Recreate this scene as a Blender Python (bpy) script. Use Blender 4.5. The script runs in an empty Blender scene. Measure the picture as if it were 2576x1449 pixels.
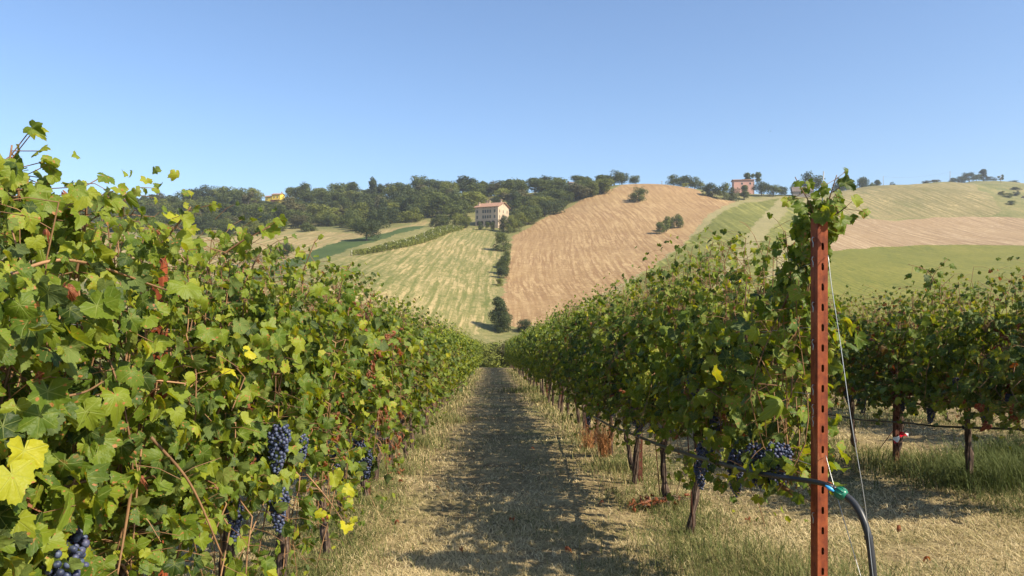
import bpy, bmesh, math, random
import numpy as np
from mathutils import Vector, Matrix, noise as mnoise

S = bpy.context.scene
COL = S.collection
rng = np.random.default_rng(7)
random.seed(7)
R = math.radians

# ------------------------------------------------------------------ camera, sky, sun, exposure
CAMZ = 1.5
F = 1860.0                      # focal length in units of the 2576-wide view of the photo
cam = bpy.data.cameras.new("camera")
cam.sensor_width = 36.0
cam.lens = 36.0 * F / 2576.0
cam.clip_start = 0.05
cam.clip_end = 9000
camo = bpy.data.objects.new("camera", cam)
COL.objects.link(camo)
camo.location = (0, 0, CAMZ)
camo.rotation_euler = (R(90), 0, 0)
S.camera = camo

SUN = Vector((1.0, -0.62, 1.02)).normalized()
world = bpy.data.worlds.new("World")
S.world = world
world.use_nodes = True
wn = world.node_tree
wn.nodes.clear()
sky = wn.nodes.new("ShaderNodeTexSky")
sky.sky_type = 'NISHITA'
sky.sun_disc = False
sky.sun_elevation = math.asin(SUN.z)
sky.sun_rotation = math.atan2(SUN.x, SUN.y)
sky.altitude = 200
sky.air_density = 1.0
sky.dust_density = 1.0
sky.ozone_density = 4.5
bg = wn.nodes.new("ShaderNodeBackground")
bg.inputs[1].default_value = 0.115
wo = wn.nodes.new("ShaderNodeOutputWorld")
tint = wn.nodes.new("ShaderNodeMix"); tint.data_type = 'RGBA'; tint.blend_type = 'MULTIPLY'
tint.inputs[0].default_value = 1.0
tint.inputs[7].default_value = (0.95, 0.98, 1.01, 1)
wn.links.new(sky.outputs[0], tint.inputs[6])
wn.links.new(tint.outputs[2], bg.inputs[0])
wn.links.new(bg.outputs[0], wo.inputs[0])

sl = bpy.data.lights.new("sun", 'SUN')
sl.energy = 5.0
sl.angle = R(0.5)
sl.color = (1.0, 0.90, 0.72)
so = bpy.data.objects.new("sun", sl)
COL.objects.link(so)
so.rotation_euler = SUN.to_track_quat('Z', 'Y').to_euler()
so.location = (20, -20, 40)

S.view_settings.view_transform = 'Standard'
S.view_settings.look = 'None'
S.view_settings.exposure = 0.80
S.view_settings.gamma = 1.0
S.cycles.max_bounces = 8
S.cycles.diffuse_bounces = 3
S.cycles.transmission_bounces = 4
S.cycles.glossy_bounces = 2
S.cycles.volume_bounces = 0
S.cycles.use_denoising = True


# ------------------------------------------------------------------ small helpers
def tag(o, label=None, cat=None, group=None, kind=None):
    if label: o['label'] = label
    if cat: o['category'] = cat
    if group: o['group'] = group
    if kind: o['kind'] = kind
    return o


def empty(name, loc, rz=0, label=None, cat=None, group=None, scale=None):
    o = bpy.data.objects.new(name, None)
    o.empty_display_size = 0.2
    COL.objects.link(o)
    o.location = loc
    o.rotation_euler = (0, 0, rz)
    if scale: o.scale = scale
    return tag(o, label, cat, group)


def link(name, me, parent=None):
    o = bpy.data.objects.new(name, me)
    COL.objects.link(o)
    if parent: o.parent = parent
    return o


def np_mesh(name, V, Fc, mat=None, attrs=None, smooth=False):
    """V (n,3), Fc (m,k) with k constant"""
    me = bpy.data.meshes.new(name)
    V = np.ascontiguousarray(V, dtype=np.float32)
    Fc = np.ascontiguousarray(Fc, dtype=np.int32)
    m, k = Fc.shape
    me.vertices.add(len(V)); me.vertices.foreach_set('co', V.ravel())
    me.loops.add(m * k); me.loops.foreach_set('vertex_index', Fc.ravel())
    me.polygons.add(m)
    me.polygons.foreach_set('loop_start', np.arange(0, m * k, k, dtype=np.int32))
    if smooth: me.polygons.foreach_set('use_smooth', np.ones(m, dtype=bool))
    if attrs:
        for an, arr in attrs.items():
            arr = np.ascontiguousarray(arr, dtype=np.float32)
            if arr.ndim == 1:
                a = me.attributes.new(an, 'FLOAT', 'POINT'); a.data.foreach_set('value', arr)
            else:
                a = me.attributes.new(an, 'FLOAT_VECTOR', 'POINT'); a.data.foreach_set('vector', arr.ravel())
    me.update(calc_edges=True)
    if mat: me.materials.append(mat)
    return me


class MB:
    """collects shapes, then becomes ONE mesh"""
    def __init__(s): s.v = []; s.f = []; s.sm = []
    def add(s, vs, fs, sm=False):
        b = len(s.v); s.v += [tuple(v) for v in vs]
        s.f += [tuple(b + i for i in f) for f in fs]; s.sm += [sm] * len(fs)
    def box(s, x0, x1, y0, y1, z0, z1):
        s.add([(x0,y0,z0),(x1,y0,z0),(x1,y1,z0),(x0,y1,z0),(x0,y0,z1),(x1,y0,z1),(x1,y1,z1),(x0,y1,z1)],
              [(0,3,2,1),(4,5,6,7),(0,1,5,4),(1,2,6,5),(2,3,7,6),(3,0,4,7)])
    def tube(s, pts, rad, n=6, cap=True):
        pts = [Vector(p) for p in pts]
        if not hasattr(rad, '__len__'): rad = [rad] * len(pts)
        vs = []; up = Vector((0.13, 0.21, 0.97)).normalized()
        t0 = (pts[1] - pts[0]).normalized()
        a = t0.cross(up)
        if a.length < 0.2: a = t0.cross(Vector((1, 0, 0)))
        a.normalize()
        for i, p in enumerate(pts):
            t = (pts[min(i+1, len(pts)-1)] - pts[max(i-1, 0)])
            if t.length < 1e-9: t = t0
            t.normalize()
            a = (a - t * a.dot(t))
            if a.length < 1e-6: a = t.orthogonal()
            a.normalize(); b = t.cross(a)
            for k in range(n):
                an = 2 * math.pi * k / n
                vs.append(p + (a * math.cos(an) + b * math.sin(an)) * rad[i])
        fs = []
        for i in range(len(pts) - 1):
            for k in range(n):
                k2 = (k + 1) % n
                fs.append((i*n+k, i*n+k2, (i+1)*n+k2, (i+1)*n+k))
        if cap:
            fs.append(tuple(range(n-1, -1, -1))); fs.append(tuple((len(pts)-1)*n + k for k in range(n)))
        s.add(vs, fs, True)
    def mesh(s, name, mat):
        me = bpy.data.meshes.new(name)
        me.from_pydata(s.v, [], s.f)
        me.polygons.foreach_set('use_smooth', s.sm)
        me.materials.append(mat); me.update()
        return me
    def build(s, name, mat, parent=None):
        return link(name, s.mesh(name, mat), parent)


def spline(pts, n=8):
    pts = [Vector(p) for p in pts]
    P = [pts[0]*2 - pts[1]] + pts + [pts[-1]*2 - pts[-2]]
    out = []
    for i in range(1, len(P) - 2):
        p0, p1, p2, p3 = P[i-1], P[i], P[i+1], P[i+2]
        for k in range(n):
            t = k / n
            out.append(0.5 * ((2*p1) + (p2-p0)*t + (2*p0-5*p1+4*p2-p3)*t*t + (3*p1-p0-3*p2+p3)*t*t*t))
    out.append(pts[-1])
    return out


# ------------------------------------------------------------------ materials
class NT:
    def __init__(s, name):
        s.m = bpy.data.materials.new(name); s.m.use_nodes = True
        s.t = s.m.node_tree; s.t.nodes.clear()
        s.out = s.t.nodes.new('ShaderNodeOutputMaterial')
    def n(s, typ, **kw):
        nd = s.t.nodes.new('ShaderNode' + typ)
        for k, v in kw.items():
            setattr(nd, k, v)
        return nd
    def set(s, sock, v):
        if isinstance(v, bpy.types.NodeSocket): s.t.links.new(v, sock)
        elif v is not None:
            if hasattr(v, '__len__') and len(v) == 3 and sock.type == 'RGBA': v = (*v, 1)
            sock.default_value = v
    def math(s, op, a, b=None, c=None, clamp=False):
        nd = s.n('Math', operation=op, use_clamp=clamp)
        s.set(nd.inputs[0], a)
        if b is not None: s.set(nd.inputs[1], b)
        if c is not None: s.set(nd.inputs[2], c)
        return nd.outputs[0]
    def vmath(s, op, a, b=None, scale=None):
        nd = s.n('VectorMath', operation=op)
        s.set(nd.inputs[0], a)
        if b is not None: s.set(nd.inputs[1], b)
        if scale is not None: s.set(nd.inputs['Scale'], scale)
        return nd.outputs['Value'] if op in ('LENGTH', 'DOT_PRODUCT') else nd.outputs[0]
    def mix(s, f, a, b):
        nd = s.n('Mix', data_type='RGBA')
        s.set(nd.inputs[0], f); s.set(nd.inputs[6], a); s.set(nd.inputs[7], b)
        return nd.outputs[2]
    def ramp(s, f, stops, interp='LINEAR'):
        nd = s.n('ValToRGB'); cr = nd.color_ramp; cr.interpolation = interp
        while len(cr.elements) < len(stops): cr.elements.new(0.5)
        for e, (p, c) in zip(cr.elements, stops):
            e.position = p; e.color = (*c, 1) if len(c) == 3 else c
        s.set(nd.inputs[0], f)
        return nd.outputs[0]
    def step(s, v, a, b):
        nd = s.n('MapRange', interpolation_type='SMOOTHSTEP')
        s.set(nd.inputs[0], v); s.set(nd.inputs[1], a); s.set(nd.inputs[2], b)
        return nd.outputs[0]
    def noise(s, vec, scale, detail=3, rough=0.55, dist=0.0):
        nd = s.n('TexNoise')
        if vec is not None: s.set(nd.inputs['Vector'], vec)
        s.set(nd.inputs['Scale'], scale); s.set(nd.inputs['Detail'], detail)
        s.set(nd.inputs['Roughness'], rough); s.set(nd.inputs['Distortion'], dist)
        return nd.outputs[0]
    def pos(s): return s.n('NewGeometry').outputs['Position']
    def attr(s, name, out='Fac'):
        return s.n('Attribute', attribute_name=name).outputs[out]
    def mapping(s, vec, rot=(0,0,0), scale=(1,1,1)):
        nd = s.n('Mapping'); s.set(nd.inputs[0], vec)
        nd.inputs['Rotation'].default_value = rot; nd.inputs['Scale'].default_value = scale
        return nd.outputs[0]
    def bump(s, h, strength=0.3, dist=0.02):
        nd = s.n('Bump'); s.set(nd.inputs['Height'], h)
        nd.inputs['Strength'].default_value = strength; nd.inputs['Distance'].default_value = dist
        return nd.outputs[0]
    def principled(s, col, rough=0.6, normal=None, metallic=0.0, spec=None):
        nd = s.n('BsdfPrincipled')
        s.set(nd.inputs['Base Color'], col); s.set(nd.inputs['Roughness'], rough)
        s.set(nd.inputs['Metallic'], metallic)
        if normal is not None: s.set(nd.inputs['Normal'], normal)
        if spec is not None: s.set(nd.inputs['Specular IOR Level'], spec)
        return nd.outputs[0]
    def mixsh(s, f, a, b):
        nd = s.n('MixShader'); s.set(nd.inputs[0], f); s.set(nd.inputs[1], a); s.set(nd.inputs[2], b)
        return nd.outputs[0]
    def done(s, sh):
        s.t.links.new(sh, s.out.inputs[0]); return s.m


def simple(name, col, rough=0.7, var=0.15, scale=8.0, spec=0.3, metallic=0.0, bump=0.0):
    t = NT(name)
    tc = t.n('TexCoord').outputs['Object']
    nz = t.noise(tc, scale, 4, 0.6)
    c = t.ramp(nz, [(0.3, tuple(x * (1 - var) for x in col)), (0.7, tuple(min(1, x * (1 + var)) for x in col))])
    nm = t.bump(nz, bump, 0.01) if bump else None
    return t.done(t.principled(c, rough, nm, metallic, spec))


def leaf_material(name, stops, dark=1.0):
    t = NT(name)
    lp = t.attr('lp', 'Vector')
    sep = t.n('SeparateXYZ'); t.set(sep.inputs[0], lp)
    x, y, rnd = sep.outputs
    dry = t.attr('dry')
    base = t.ramp(rnd, stops)
    # blotches within the leaf
    off = t.n('CombineXYZ'); t.set(off.inputs[0], t.math('MULTIPLY', rnd, 57.0)); t.set(off.inputs[2], t.math('MULTIPLY', rnd, 113.0))
    fl = t.n('CombineXYZ'); t.set(fl.inputs[0], x); t.set(fl.inputs[1], y)
    p = t.vmath('ADD', fl.outputs[0], off.outputs[0])
    nz = t.noise(p, 2.2, 3)
    base = t.mix(t.math('MULTIPLY', t.step(nz, 0.45, 0.75), 0.45), base, t.mix(0.5, base, (0.24, 0.27, 0.03)))
    # veins: nearest of five rays out of the stalk
    ang = t.math('ABSOLUTE', t.math('ARCTAN2', x, y))
    k = t.math('ROUND', t.math('DIVIDE', ang, 0.93))
    da = t.math('ABSOLUTE', t.math('SUBTRACT', ang, t.math('MULTIPLY', k, 0.93)))
    rr = t.vmath('LENGTH', fl.outputs[0])
    d = t.math('MULTIPLY', t.math('SINE', da), rr)
    w = t.math('MULTIPLY_ADD', rr, -0.022, 0.032)
    vein = t.math('SUBTRACT', 1.0, t.math('DIVIDE', d, w), clamp=True)
    base = t.mix(t.math('MULTIPLY', vein, 0.42), base, (0.36, 0.40, 0.12))
    # rusty specks and scorched edges
    sp = t.noise(p, 4.2, 1, 0.4)
    spots = t.math('MULTIPLY', t.step(sp, 0.66, 0.70), t.step(t.math('FRACT', t.math('MULTIPLY', rnd, 7.3)), 0.35, 0.6))
    base = t.mix(t.math('MULTIPLY', spots, 0.85), base, (0.36, 0.14, 0.05))
    dryc = t.ramp(t.noise(p, 3.0, 3), [(0.3, (0.10, 0.032, 0.018)), (0.55, (0.27, 0.095, 0.042)), (0.8, (0.40, 0.22, 0.11))])
    base = t.mix(dry, base, dryc)
    bf = t.n('NewGeometry').outputs['Backfacing']
    top = base
    under = t.mix(0.45, base, t.mix(dry, (0.15, 0.19, 0.07), (0.28, 0.13, 0.07)))
    c = t.mix(bf, top, under)
    nm = t.bump(t.math('ADD', t.noise(p, 7.0, 2), t.math('MULTIPLY', vein, -0.6)), 0.45, 0.004)
    pr = t.principled(c, t.math('MULTIPLY_ADD', bf, 0.25, 0.5), nm, spec=0.25)
    tr = t.n('BsdfTranslucent')
    tc = t.n('Mix', data_type='RGBA', blend_type='MULTIPLY'); tc.inputs[0].default_value = 1.0
    t.set(tc.inputs[6], base); t.set(tc.inputs[7], (2.7, 2.3, 0.6))
    t.set(tr.inputs[0], tc.outputs[2])
    return t.done(t.mixsh(0.30, pr, tr.outputs[0]))


M = {}
GREENS = [(0.0, (0.036, 0.066, 0.012)), (0.30, (0.080, 0.125, 0.018)), (0.60, (0.155, 0.195, 0.024)),
          (0.88, (0.245, 0.26, 0.032)), (0.965, (0.33, 0.32, 0.03)), (0.985, (0.44, 0.39, 0.03))]
GREENS = [(p_, (r_*.90*(1 if p_ > .2 else .75), g_*.94*(1 if p_ > .2 else .75), b_*.60)) for p_, (r_, g_, b_) in GREENS]
M['vine_leaf'] = leaf_material('vine_leaf', GREENS)
REDS = [(0.0, (0.026, 0.052, 0.010)), (0.5, (0.075, 0.115, 0.016)), (0.80, (0.16, 0.17, 0.025)), (0.86, (0.10, 0.022, 0.015)), (0.92, (0.18, 0.035, 0.02)), (1.0, (0.3, 0.22, 0.03))]
M['vine_leaf_red'] = leaf_material('vine_leaf_red', REDS)


def tree_leaf(name, lo, hi, tr_amt=0.25):
    t = NT(name)
    r = t.attr('rnd')
    oi = t.n('ObjectInfo').outputs['Random']
    f = t.math('ADD', t.math('MULTIPLY', r, 0.65), t.math('MULTIPLY', oi, 0.35))
    c = t.ramp(f, [(0.1, lo), (0.9, hi)])
    pr = t.principled(c, 0.7, spec=0.25)
    tr = t.n('BsdfTranslucent'); t.set(tr.inputs[0], t.mix(0.3, c, (hi[0]*1.8, hi[1]*1.7, hi[2])))
    return t.done(t.mixsh(tr_amt, pr, tr.outputs[0]))


M['oak'] = tree_leaf('oak_foliage', (0.045, 0.062, 0.014), (0.135, 0.158, 0.034))
M['dark'] = tree_leaf('dark_foliage', (0.026, 0.040, 0.014), (0.085, 0.105, 0.030))
M['bright'] = tree_leaf('bright_foliage', (0.085, 0.105, 0.018), (0.215, 0.225, 0.038))
M['brownish'] = tree_leaf('brownish_foliage', (0.060, 0.058, 0.024), (0.15, 0.135, 0.048))
M['lime'] = tree_leaf('lime_foliage', (0.14, 0.16, 0.02), (0.30, 0.30, 0.04))
M['silver'] = tree_leaf('silver_foliage', (0.11, 0.14, 0.09), (0.24, 0.27, 0.18))
M['tree_bark'] = simple('tree_bark', (0.10, 0.08, 0.06), 0.9)


def bark_mat():
    t = NT('vine_bark')
    tc = t.n('TexCoord').outputs['Object']
    st = t.mapping(tc, scale=(60, 60, 6))
    nz = t.noise(st, 1.0, 5, 0.65, 0.6)
    c = t.ramp(nz, [(0.38, (0.025, 0.017, 0.013)), (0.52, (0.10, 0.068, 0.05)), (0.68, (0.23, 0.17, 0.13))])
    return t.done(t.principled(c, 0.95, t.bump(nz, 0.8, 0.01), spec=0.15))


M['bark'] = bark_mat()
M['cane'] = simple('cane', (0.22, 0.12, 0.055), 0.6, 0.5, 9)
M['wire'] = simple('galvanised_wire', (0.42, 0.42, 0.40), 0.4, 0.15, 4, metallic=0.7)
M['hose'] = simple('black_hose', (0.028, 0.029, 0.031), 0.42, 0.3, 6, spec=0.5)
M['green_plastic'] = simple('green_plastic', (0.010, 0.15, 0.085), 0.35, 0.12, 20, spec=0.5)
M['blue_plastic'] = simple('blue_plastic', (0.05, 0.36, 0.75), 0.35, 0.08, 20, spec=0.5)
M['black_plastic'] = simple('black_plastic', (0.02, 0.02, 0.022), 0.4, 0.2, 20)


def rust_mat():
    t = NT('rusty_steel')
    tc = t.n('TexCoord').outputs['Object']
    a = t.noise(tc, 14, 6, 0.7)
    b = t.noise(t.mapping(tc, scale=(30, 30, 4)), 1.0, 4, 0.6, 0.4)
    f = t.math('ADD', t.math('MULTIPLY', a, 0.6), t.math('MULTIPLY', b, 0.4))
    c = t.ramp(f, [(0.32, (0.075, 0.020, 0.012)), (0.46, (0.20, 0.045, 0.016)), (0.58, (0.31, 0.075, 0.024)), (0.75, (0.42, 0.14, 0.045))])
    big = t.noise(t.mapping(tc, scale=(4, 4, 1.6)), 1.0, 5, 0.7, 0.8)
    c = t.mix(t.math('MULTIPLY', t.step(big, 0.52, 0.66), 0.6), c, (0.12, 0.032, 0.018))
    c = t.mix(t.math('MULTIPLY', t.step(big, 0.42, 0.32), 0.35), c, (0.45, 0.18, 0.07))
    fine = t.noise(tc, 180, 3, 0.6)
    c = t.mix(t.math('MULTIPLY', t.step(fine, 0.6, 0.75), 0.45), c, (0.10, 0.035, 0.02))
    return t.done(t.principled(c, 0.75, t.bump(fine, 0.25, 0.001), spec=0.3))


M['rust'] = rust_mat()


M['rust_shaded'] = simple('shaded_rust', (.105, .036, .020), .85, .45, 18)  # darker copy of the rust, with the leaves' shade put into its colour


def grape_mat():
    t = NT('grape_skin')
    r = t.attr('rnd')
    tc = t.n('TexCoord').outputs['Object']
    c = t.ramp(r, [(0.0, (0.014, 0.018, 0.04)), (0.6, (0.03, 0.04, 0.085)), (1.0, (0.06, 0.055, 0.10))])
    bloom = t.noise(tc, 60, 2)
    c = t.mix(t.math('MULTIPLY', t.step(bloom, 0.4, 0.65), 0.55), c, (0.11, 0.14, 0.22))
    return t.done(t.principled(c, 0.5, spec=0.4))


M['grape'] = grape_mat()


# ------------------------------------------------------------------ terrain
# (view x, view y, distance) of points of the land; heights follow from them
CP = [
 (1240,838,165),(1100,832,158),(980,790,162),(1240,700,235),(1100,700,222),(950,690,205),(1250,600,340),
 (1150,580,358),(1050,602,315),(900,645,245),(1000,622,280),(740,720,180),(860,740,175),(1180,640,285),
 (1200,568,378),(1300,578,368),(1130,569,380),(800,640,262),(930,606,305),(1060,572,350),
 (700,600,325),(850,592,345),(1000,566,375),(1080,556,395),(700,512,560),(560,520,560),(900,507,560),
 (1100,492,545),(1300,490,520),(1400,478,505),(1500,470,485),(900,548,460),(1200,520,455),(1400,525,425),
 (600,560,430),(300,600,330),(300,545,480),(100,545,520),(420,530,540),(250,625,300),(100,640,280),(500,660,250),
 (1275,800,178),(1285,600,342),(1268,740,208),(1400,545,392),(1500,493,440),(1590,464,470),(1700,469,462),
 (1760,486,455),(1830,508,440),(1600,560,362),(1500,640,283),(1400,720,220),(1500,716,222),(1700,592,330),
 (1380,800,176),(1400,640,287),(1620,500,425),
 (1600,704,226),(1700,640,272),(1850,562,355),(1980,500,462),(1900,508,452),(2000,600,325),(1900,700,222),
 (1800,780,180),(1870,487,490),(2060,495,480),
 (2200,740,205),(2500,740,205),(2200,625,322),(2500,620,330),(2150,553,412),(2300,565,405),(2500,553,430),
 (2150,476,560),(2300,463,605),(2400,458,640),(2576,464,700),(2540,500,600),(2450,458,760),
]
pts = []
for px, py, d in CP:
    pts.append(((px-1288)/F*d, d, CAMZ - (py-724.5)/F*d))


def plane_h(x, y):
    return -0.084*y + 0.055*np.clip(x-1.2, 0, 8) + 0.03*np.clip(-x-2.5, -0, 8)*0


for u in (-1.1, -0.75, -0.45, -0.2, 0, 0.2, 0.45, 0.75, 1.1):
    for y, z in ((95, -10.6), (122, -11.6)):
        pts.append((u*y, y, z + 3.0*abs(u)))
    pts.append((u*830, 830, 40)); pts.append((u*1150, 1150, 30)); pts.append((u*2200, 2200, 0))
for u, y, z in ((-1.1,200,0),(-1.1,330,22),(-1.1,520,50),(1.0,200,2),(1.0,330,22),(1.0,430,42),(1.0,620,85),(-.8,420,38),
                (-.35,640,60),(0,640,55),(.12,640,48),(.25,600,55),(.4,600,60)):
    pts.append((u*y, y, z))
for x in (-50, -25, 0, 25, 50):
    for y in (20, 45, 62):
        pts.append((x, y, -0.084*y))
P = np.array(pts, dtype=np.float64)
SC = 200.0


def tps_k(r2):
    return np.where(r2 > 1e-12, 0.5*r2*np.log(np.maximum(r2, 1e-12)), 0.0)


A = P[:, :2]/SC
K = tps_k(((A[:, None]-A[None])**2).sum(-1)) + np.eye(len(A))*0.0008
Q = np.hstack([np.ones((len(A), 1)), A])
L = np.block([[K, Q], [Q.T, np.zeros((3, 3))]])
W = np.linalg.solve(L, np.concatenate([P[:, 2], np.zeros(3)]))


def tps(x, y):
    x = np.asarray(x, float).ravel()/SC; y = np.asarray(y, float).ravel()/SC
    out = np.empty(len(x))
    for i in range(0, len(x), 40000):
        xs, ys = x[i:i+40000], y[i:i+40000]
        r2 = (xs[:, None]-A[None, :, 0])**2 + (ys[:, None]-A[None, :, 1])**2
        out[i:i+40000] = tps_k(r2) @ W[:-3] + W[-3] + W[-2]*xs + W[-1]*ys
    return out


def sstep(a, b, v):
    t = np.clip((v-a)/(b-a), 0, 1); return t*t*(3-2*t)


def H(x, y):
    x = np.atleast_1d(np.asarray(x, float)); y = np.atleast_1d(np.asarray(y, float))
    near = plane_h(x, y) + 0.012*np.sin(x*3.1+y*1.3)*np.cos(y*2.3-x) + 0.02*np.sin(y*0.45+x*0.8)
    w = sstep(58, 82, y)
    far = near.copy()
    m = w > 0
    if m.any(): far[m] = tps(x[m], np.minimum(y[m], 2200))
    # beyond the crests the land flattens out
    wf = sstep(950, 1800, np.hypot(x, y))
    far = far*(1-wf) + 10*wf
    return near*(1-w) + far*w


def h1(x, y): return float(H([x], [y])[0])


_D = np.concatenate([np.arange(3, 80, 0.1), np.arange(80, 720, 0.5)])


def at(px, py, dmax=None):
    """the point of the land that the view ray through px, py meets first (or passes nearest)"""
    u, v = (px-1288)/F, (py-724.5)/F
    D = _D if dmax is None else _D[_D < dmax]
    gap = (CAMZ - v*D) - H(u*D, D)
    k = np.where((gap <= 0) & (D > 70 if py < 850 else True))[0]
    i = k[0] if len(k) else (np.argmin(np.where(D > 200, gap, 1e9)) if py < 850 else np.argmin(gap))
    d = D[i]
    return Vector((u*d, d, h1(u*d, d)))


def atd(px, d):
    """the point of the land at distance d below view column px"""
    x = (px-1288)/F*d
    return Vector((x, d, h1(x, d)))


# grid
ys = np.concatenate([np.arange(-14, 3, 0.5), np.arange(3, 14, 0.10), np.arange(14, 62, 0.5), np.arange(62, 150, 1.6),
                     np.arange(150, 480, 0.9), np.arange(480, 720, 2.0), np.geomspace(720, 4500, 40)])
cs = np.concatenate([np.linspace(-2.6, -0.78, 45)[:-1], np.linspace(-0.78, 0.78, 760), np.linspace(0.78, 2.6, 45)[1:]])
wy = np.sqrt(9.0**2 + np.clip(ys, 0, None)**2)
GX = cs[None, :]*wy[:, None]; GY = np.repeat(ys[:, None], len(cs), 1)
GZ = H(GX.ravel(), GY.ravel()).reshape(GX.shape)
ny, nx = GX.shape

FIELDS = {}   # name -> list of polygons, as view points on the land; later ones win


def poly_world(vp): return np.array([tuple(at(*p))[:2] for p in vp])


def inside(x, y, poly):
    c = np.zeros(x.shape, bool); n = len(poly)
    for i in range(n):
        x0, y0 = poly[i]; x1, y1 = poly[(i+1) % n]
        if y0 == y1: continue
        m = ((y0 > y) != (y1 > y)) & (x < (x1-x0)*(y-y0)/(y1-y0) + x0)
        c ^= m
    return c


cx = 0.25*(GX[:-1, :-1]+GX[1:, :-1]+GX[:-1, 1:]+GX[1:, 1:]); cy = 0.25*(GY[:-1, :-1]+GY[1:, :-1]+GY[:-1, 1:]+GY[1:, 1:])
jx = cx + 0.5*np.sin(cy*0.35) + 0.4*np.sin(cy*1.1+cx*0.5); jy = cy + 0.6*np.sin(cx*0.3)
fid = np.zeros(cx.shape, int)            # 0 rough grass
names = ['rough_grass_field']
poly_list = [
 ('pale_stubble_field', [(690,592),(800,582),(940,585),(1000,572),(1076,552),(1072,566),(980,584),(930,594),(860,606),(800,626),(735,650),(600,690),(300,720),(150,700),(240,600),(300,588),(420,600)]),
 ('dark_green_field', [(1072,568),(1060,576),(1000,588),(880,625),(800,655),(700,690),(560,740),(500,740),(640,690),(735,650),(800,626),(860,606),(930,594),(980,584)]),
 ('striped_hay_field', [(1080,583),(1120,574),(1190,572),(1237,578),(1248,600),(1262,640),(1262,700),(1240,760),(1212,820),(1205,842),(1000,842),(800,820),(600,800),(560,745),(700,700),(800,668),(880,640),(960,625),(1020,612)]),
 ('ploughed_stubble_field', [(1290,592),(1330,572),(1400,535),(1460,505),(1535,478),(1576,460),(1640,462),(1700,468),(1745,474),(1768,488),(1800,500),(1850,505),(1790,535),(1748,580),(1700,628),(1640,672),(1570,712),(1500,745),(1400,800),(1330,822),(1275,822),(1262,780),(1268,720),(1283,640)]),
 ('mown_strip', [(1850,505),(1900,498),(1983,494),(1955,500),(1870,510),(1815,534),(1780,568),(1735,600),(1690,640),(1590,706),(1500,790),(1400,800),(1500,745),(1570,712),(1640,672),(1700,628),(1748,580),(1790,535)]),
 ('meadow_strip', [(1870,510),(1955,500),(1990,499),(2060,503),(2090,560),(2085,640),(2080,700),(2060,860),(1500,860),(1500,790),(1590,706),(1690,640),(1735,600),(1780,568),(1815,534)]),
 ('mown_strip', [(1962,497),(1999,497),(1985,520),(1955,560),(1915,610),(1880,660),(1830,740),(1780,740),(1840,650),(1880,590),(1930,530)]),
 ('mown_strip', [(2025,499),(2060,502),(2060,560),(2010,640),(1960,760),(1900,760),(1960,640),(2000,560)]),
 ('green_crop_field', [(2085,632),(2200,622),(2330,616),(2450,616),(2700,620),(2900,630),(2900,850),(2060,860),(2080,700)]),
 ('tan_ploughed_field', [(2085,552),(2150,550),(2200,551),(2250,556),(2300,552),(2350,547),(2450,545),(2540,546),(2700,560),(2900,570),(2900,630),(2700,620),(2450,616),(2330,616),(2200,622),(2085,632)]),
 ('striped_hill_field', [(2110,478),(2150,470),(2300,460),(2400,457),(2440,459),(2490,490),(2520,530),(2500,542),(2350,545),(2250,552),(2200,549),(2150,548),(2085,550),(2080,500)]),
]
for nme, vp in poly_list:
    if nme not in names: names.append(nme)
    w = poly_world(vp)
    fid[inside(jx, jy, w) & (cy > 66)] = names.index(nme)
names.append('vineyard_ground'); fid[cy < 64] = len(names)-1


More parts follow.
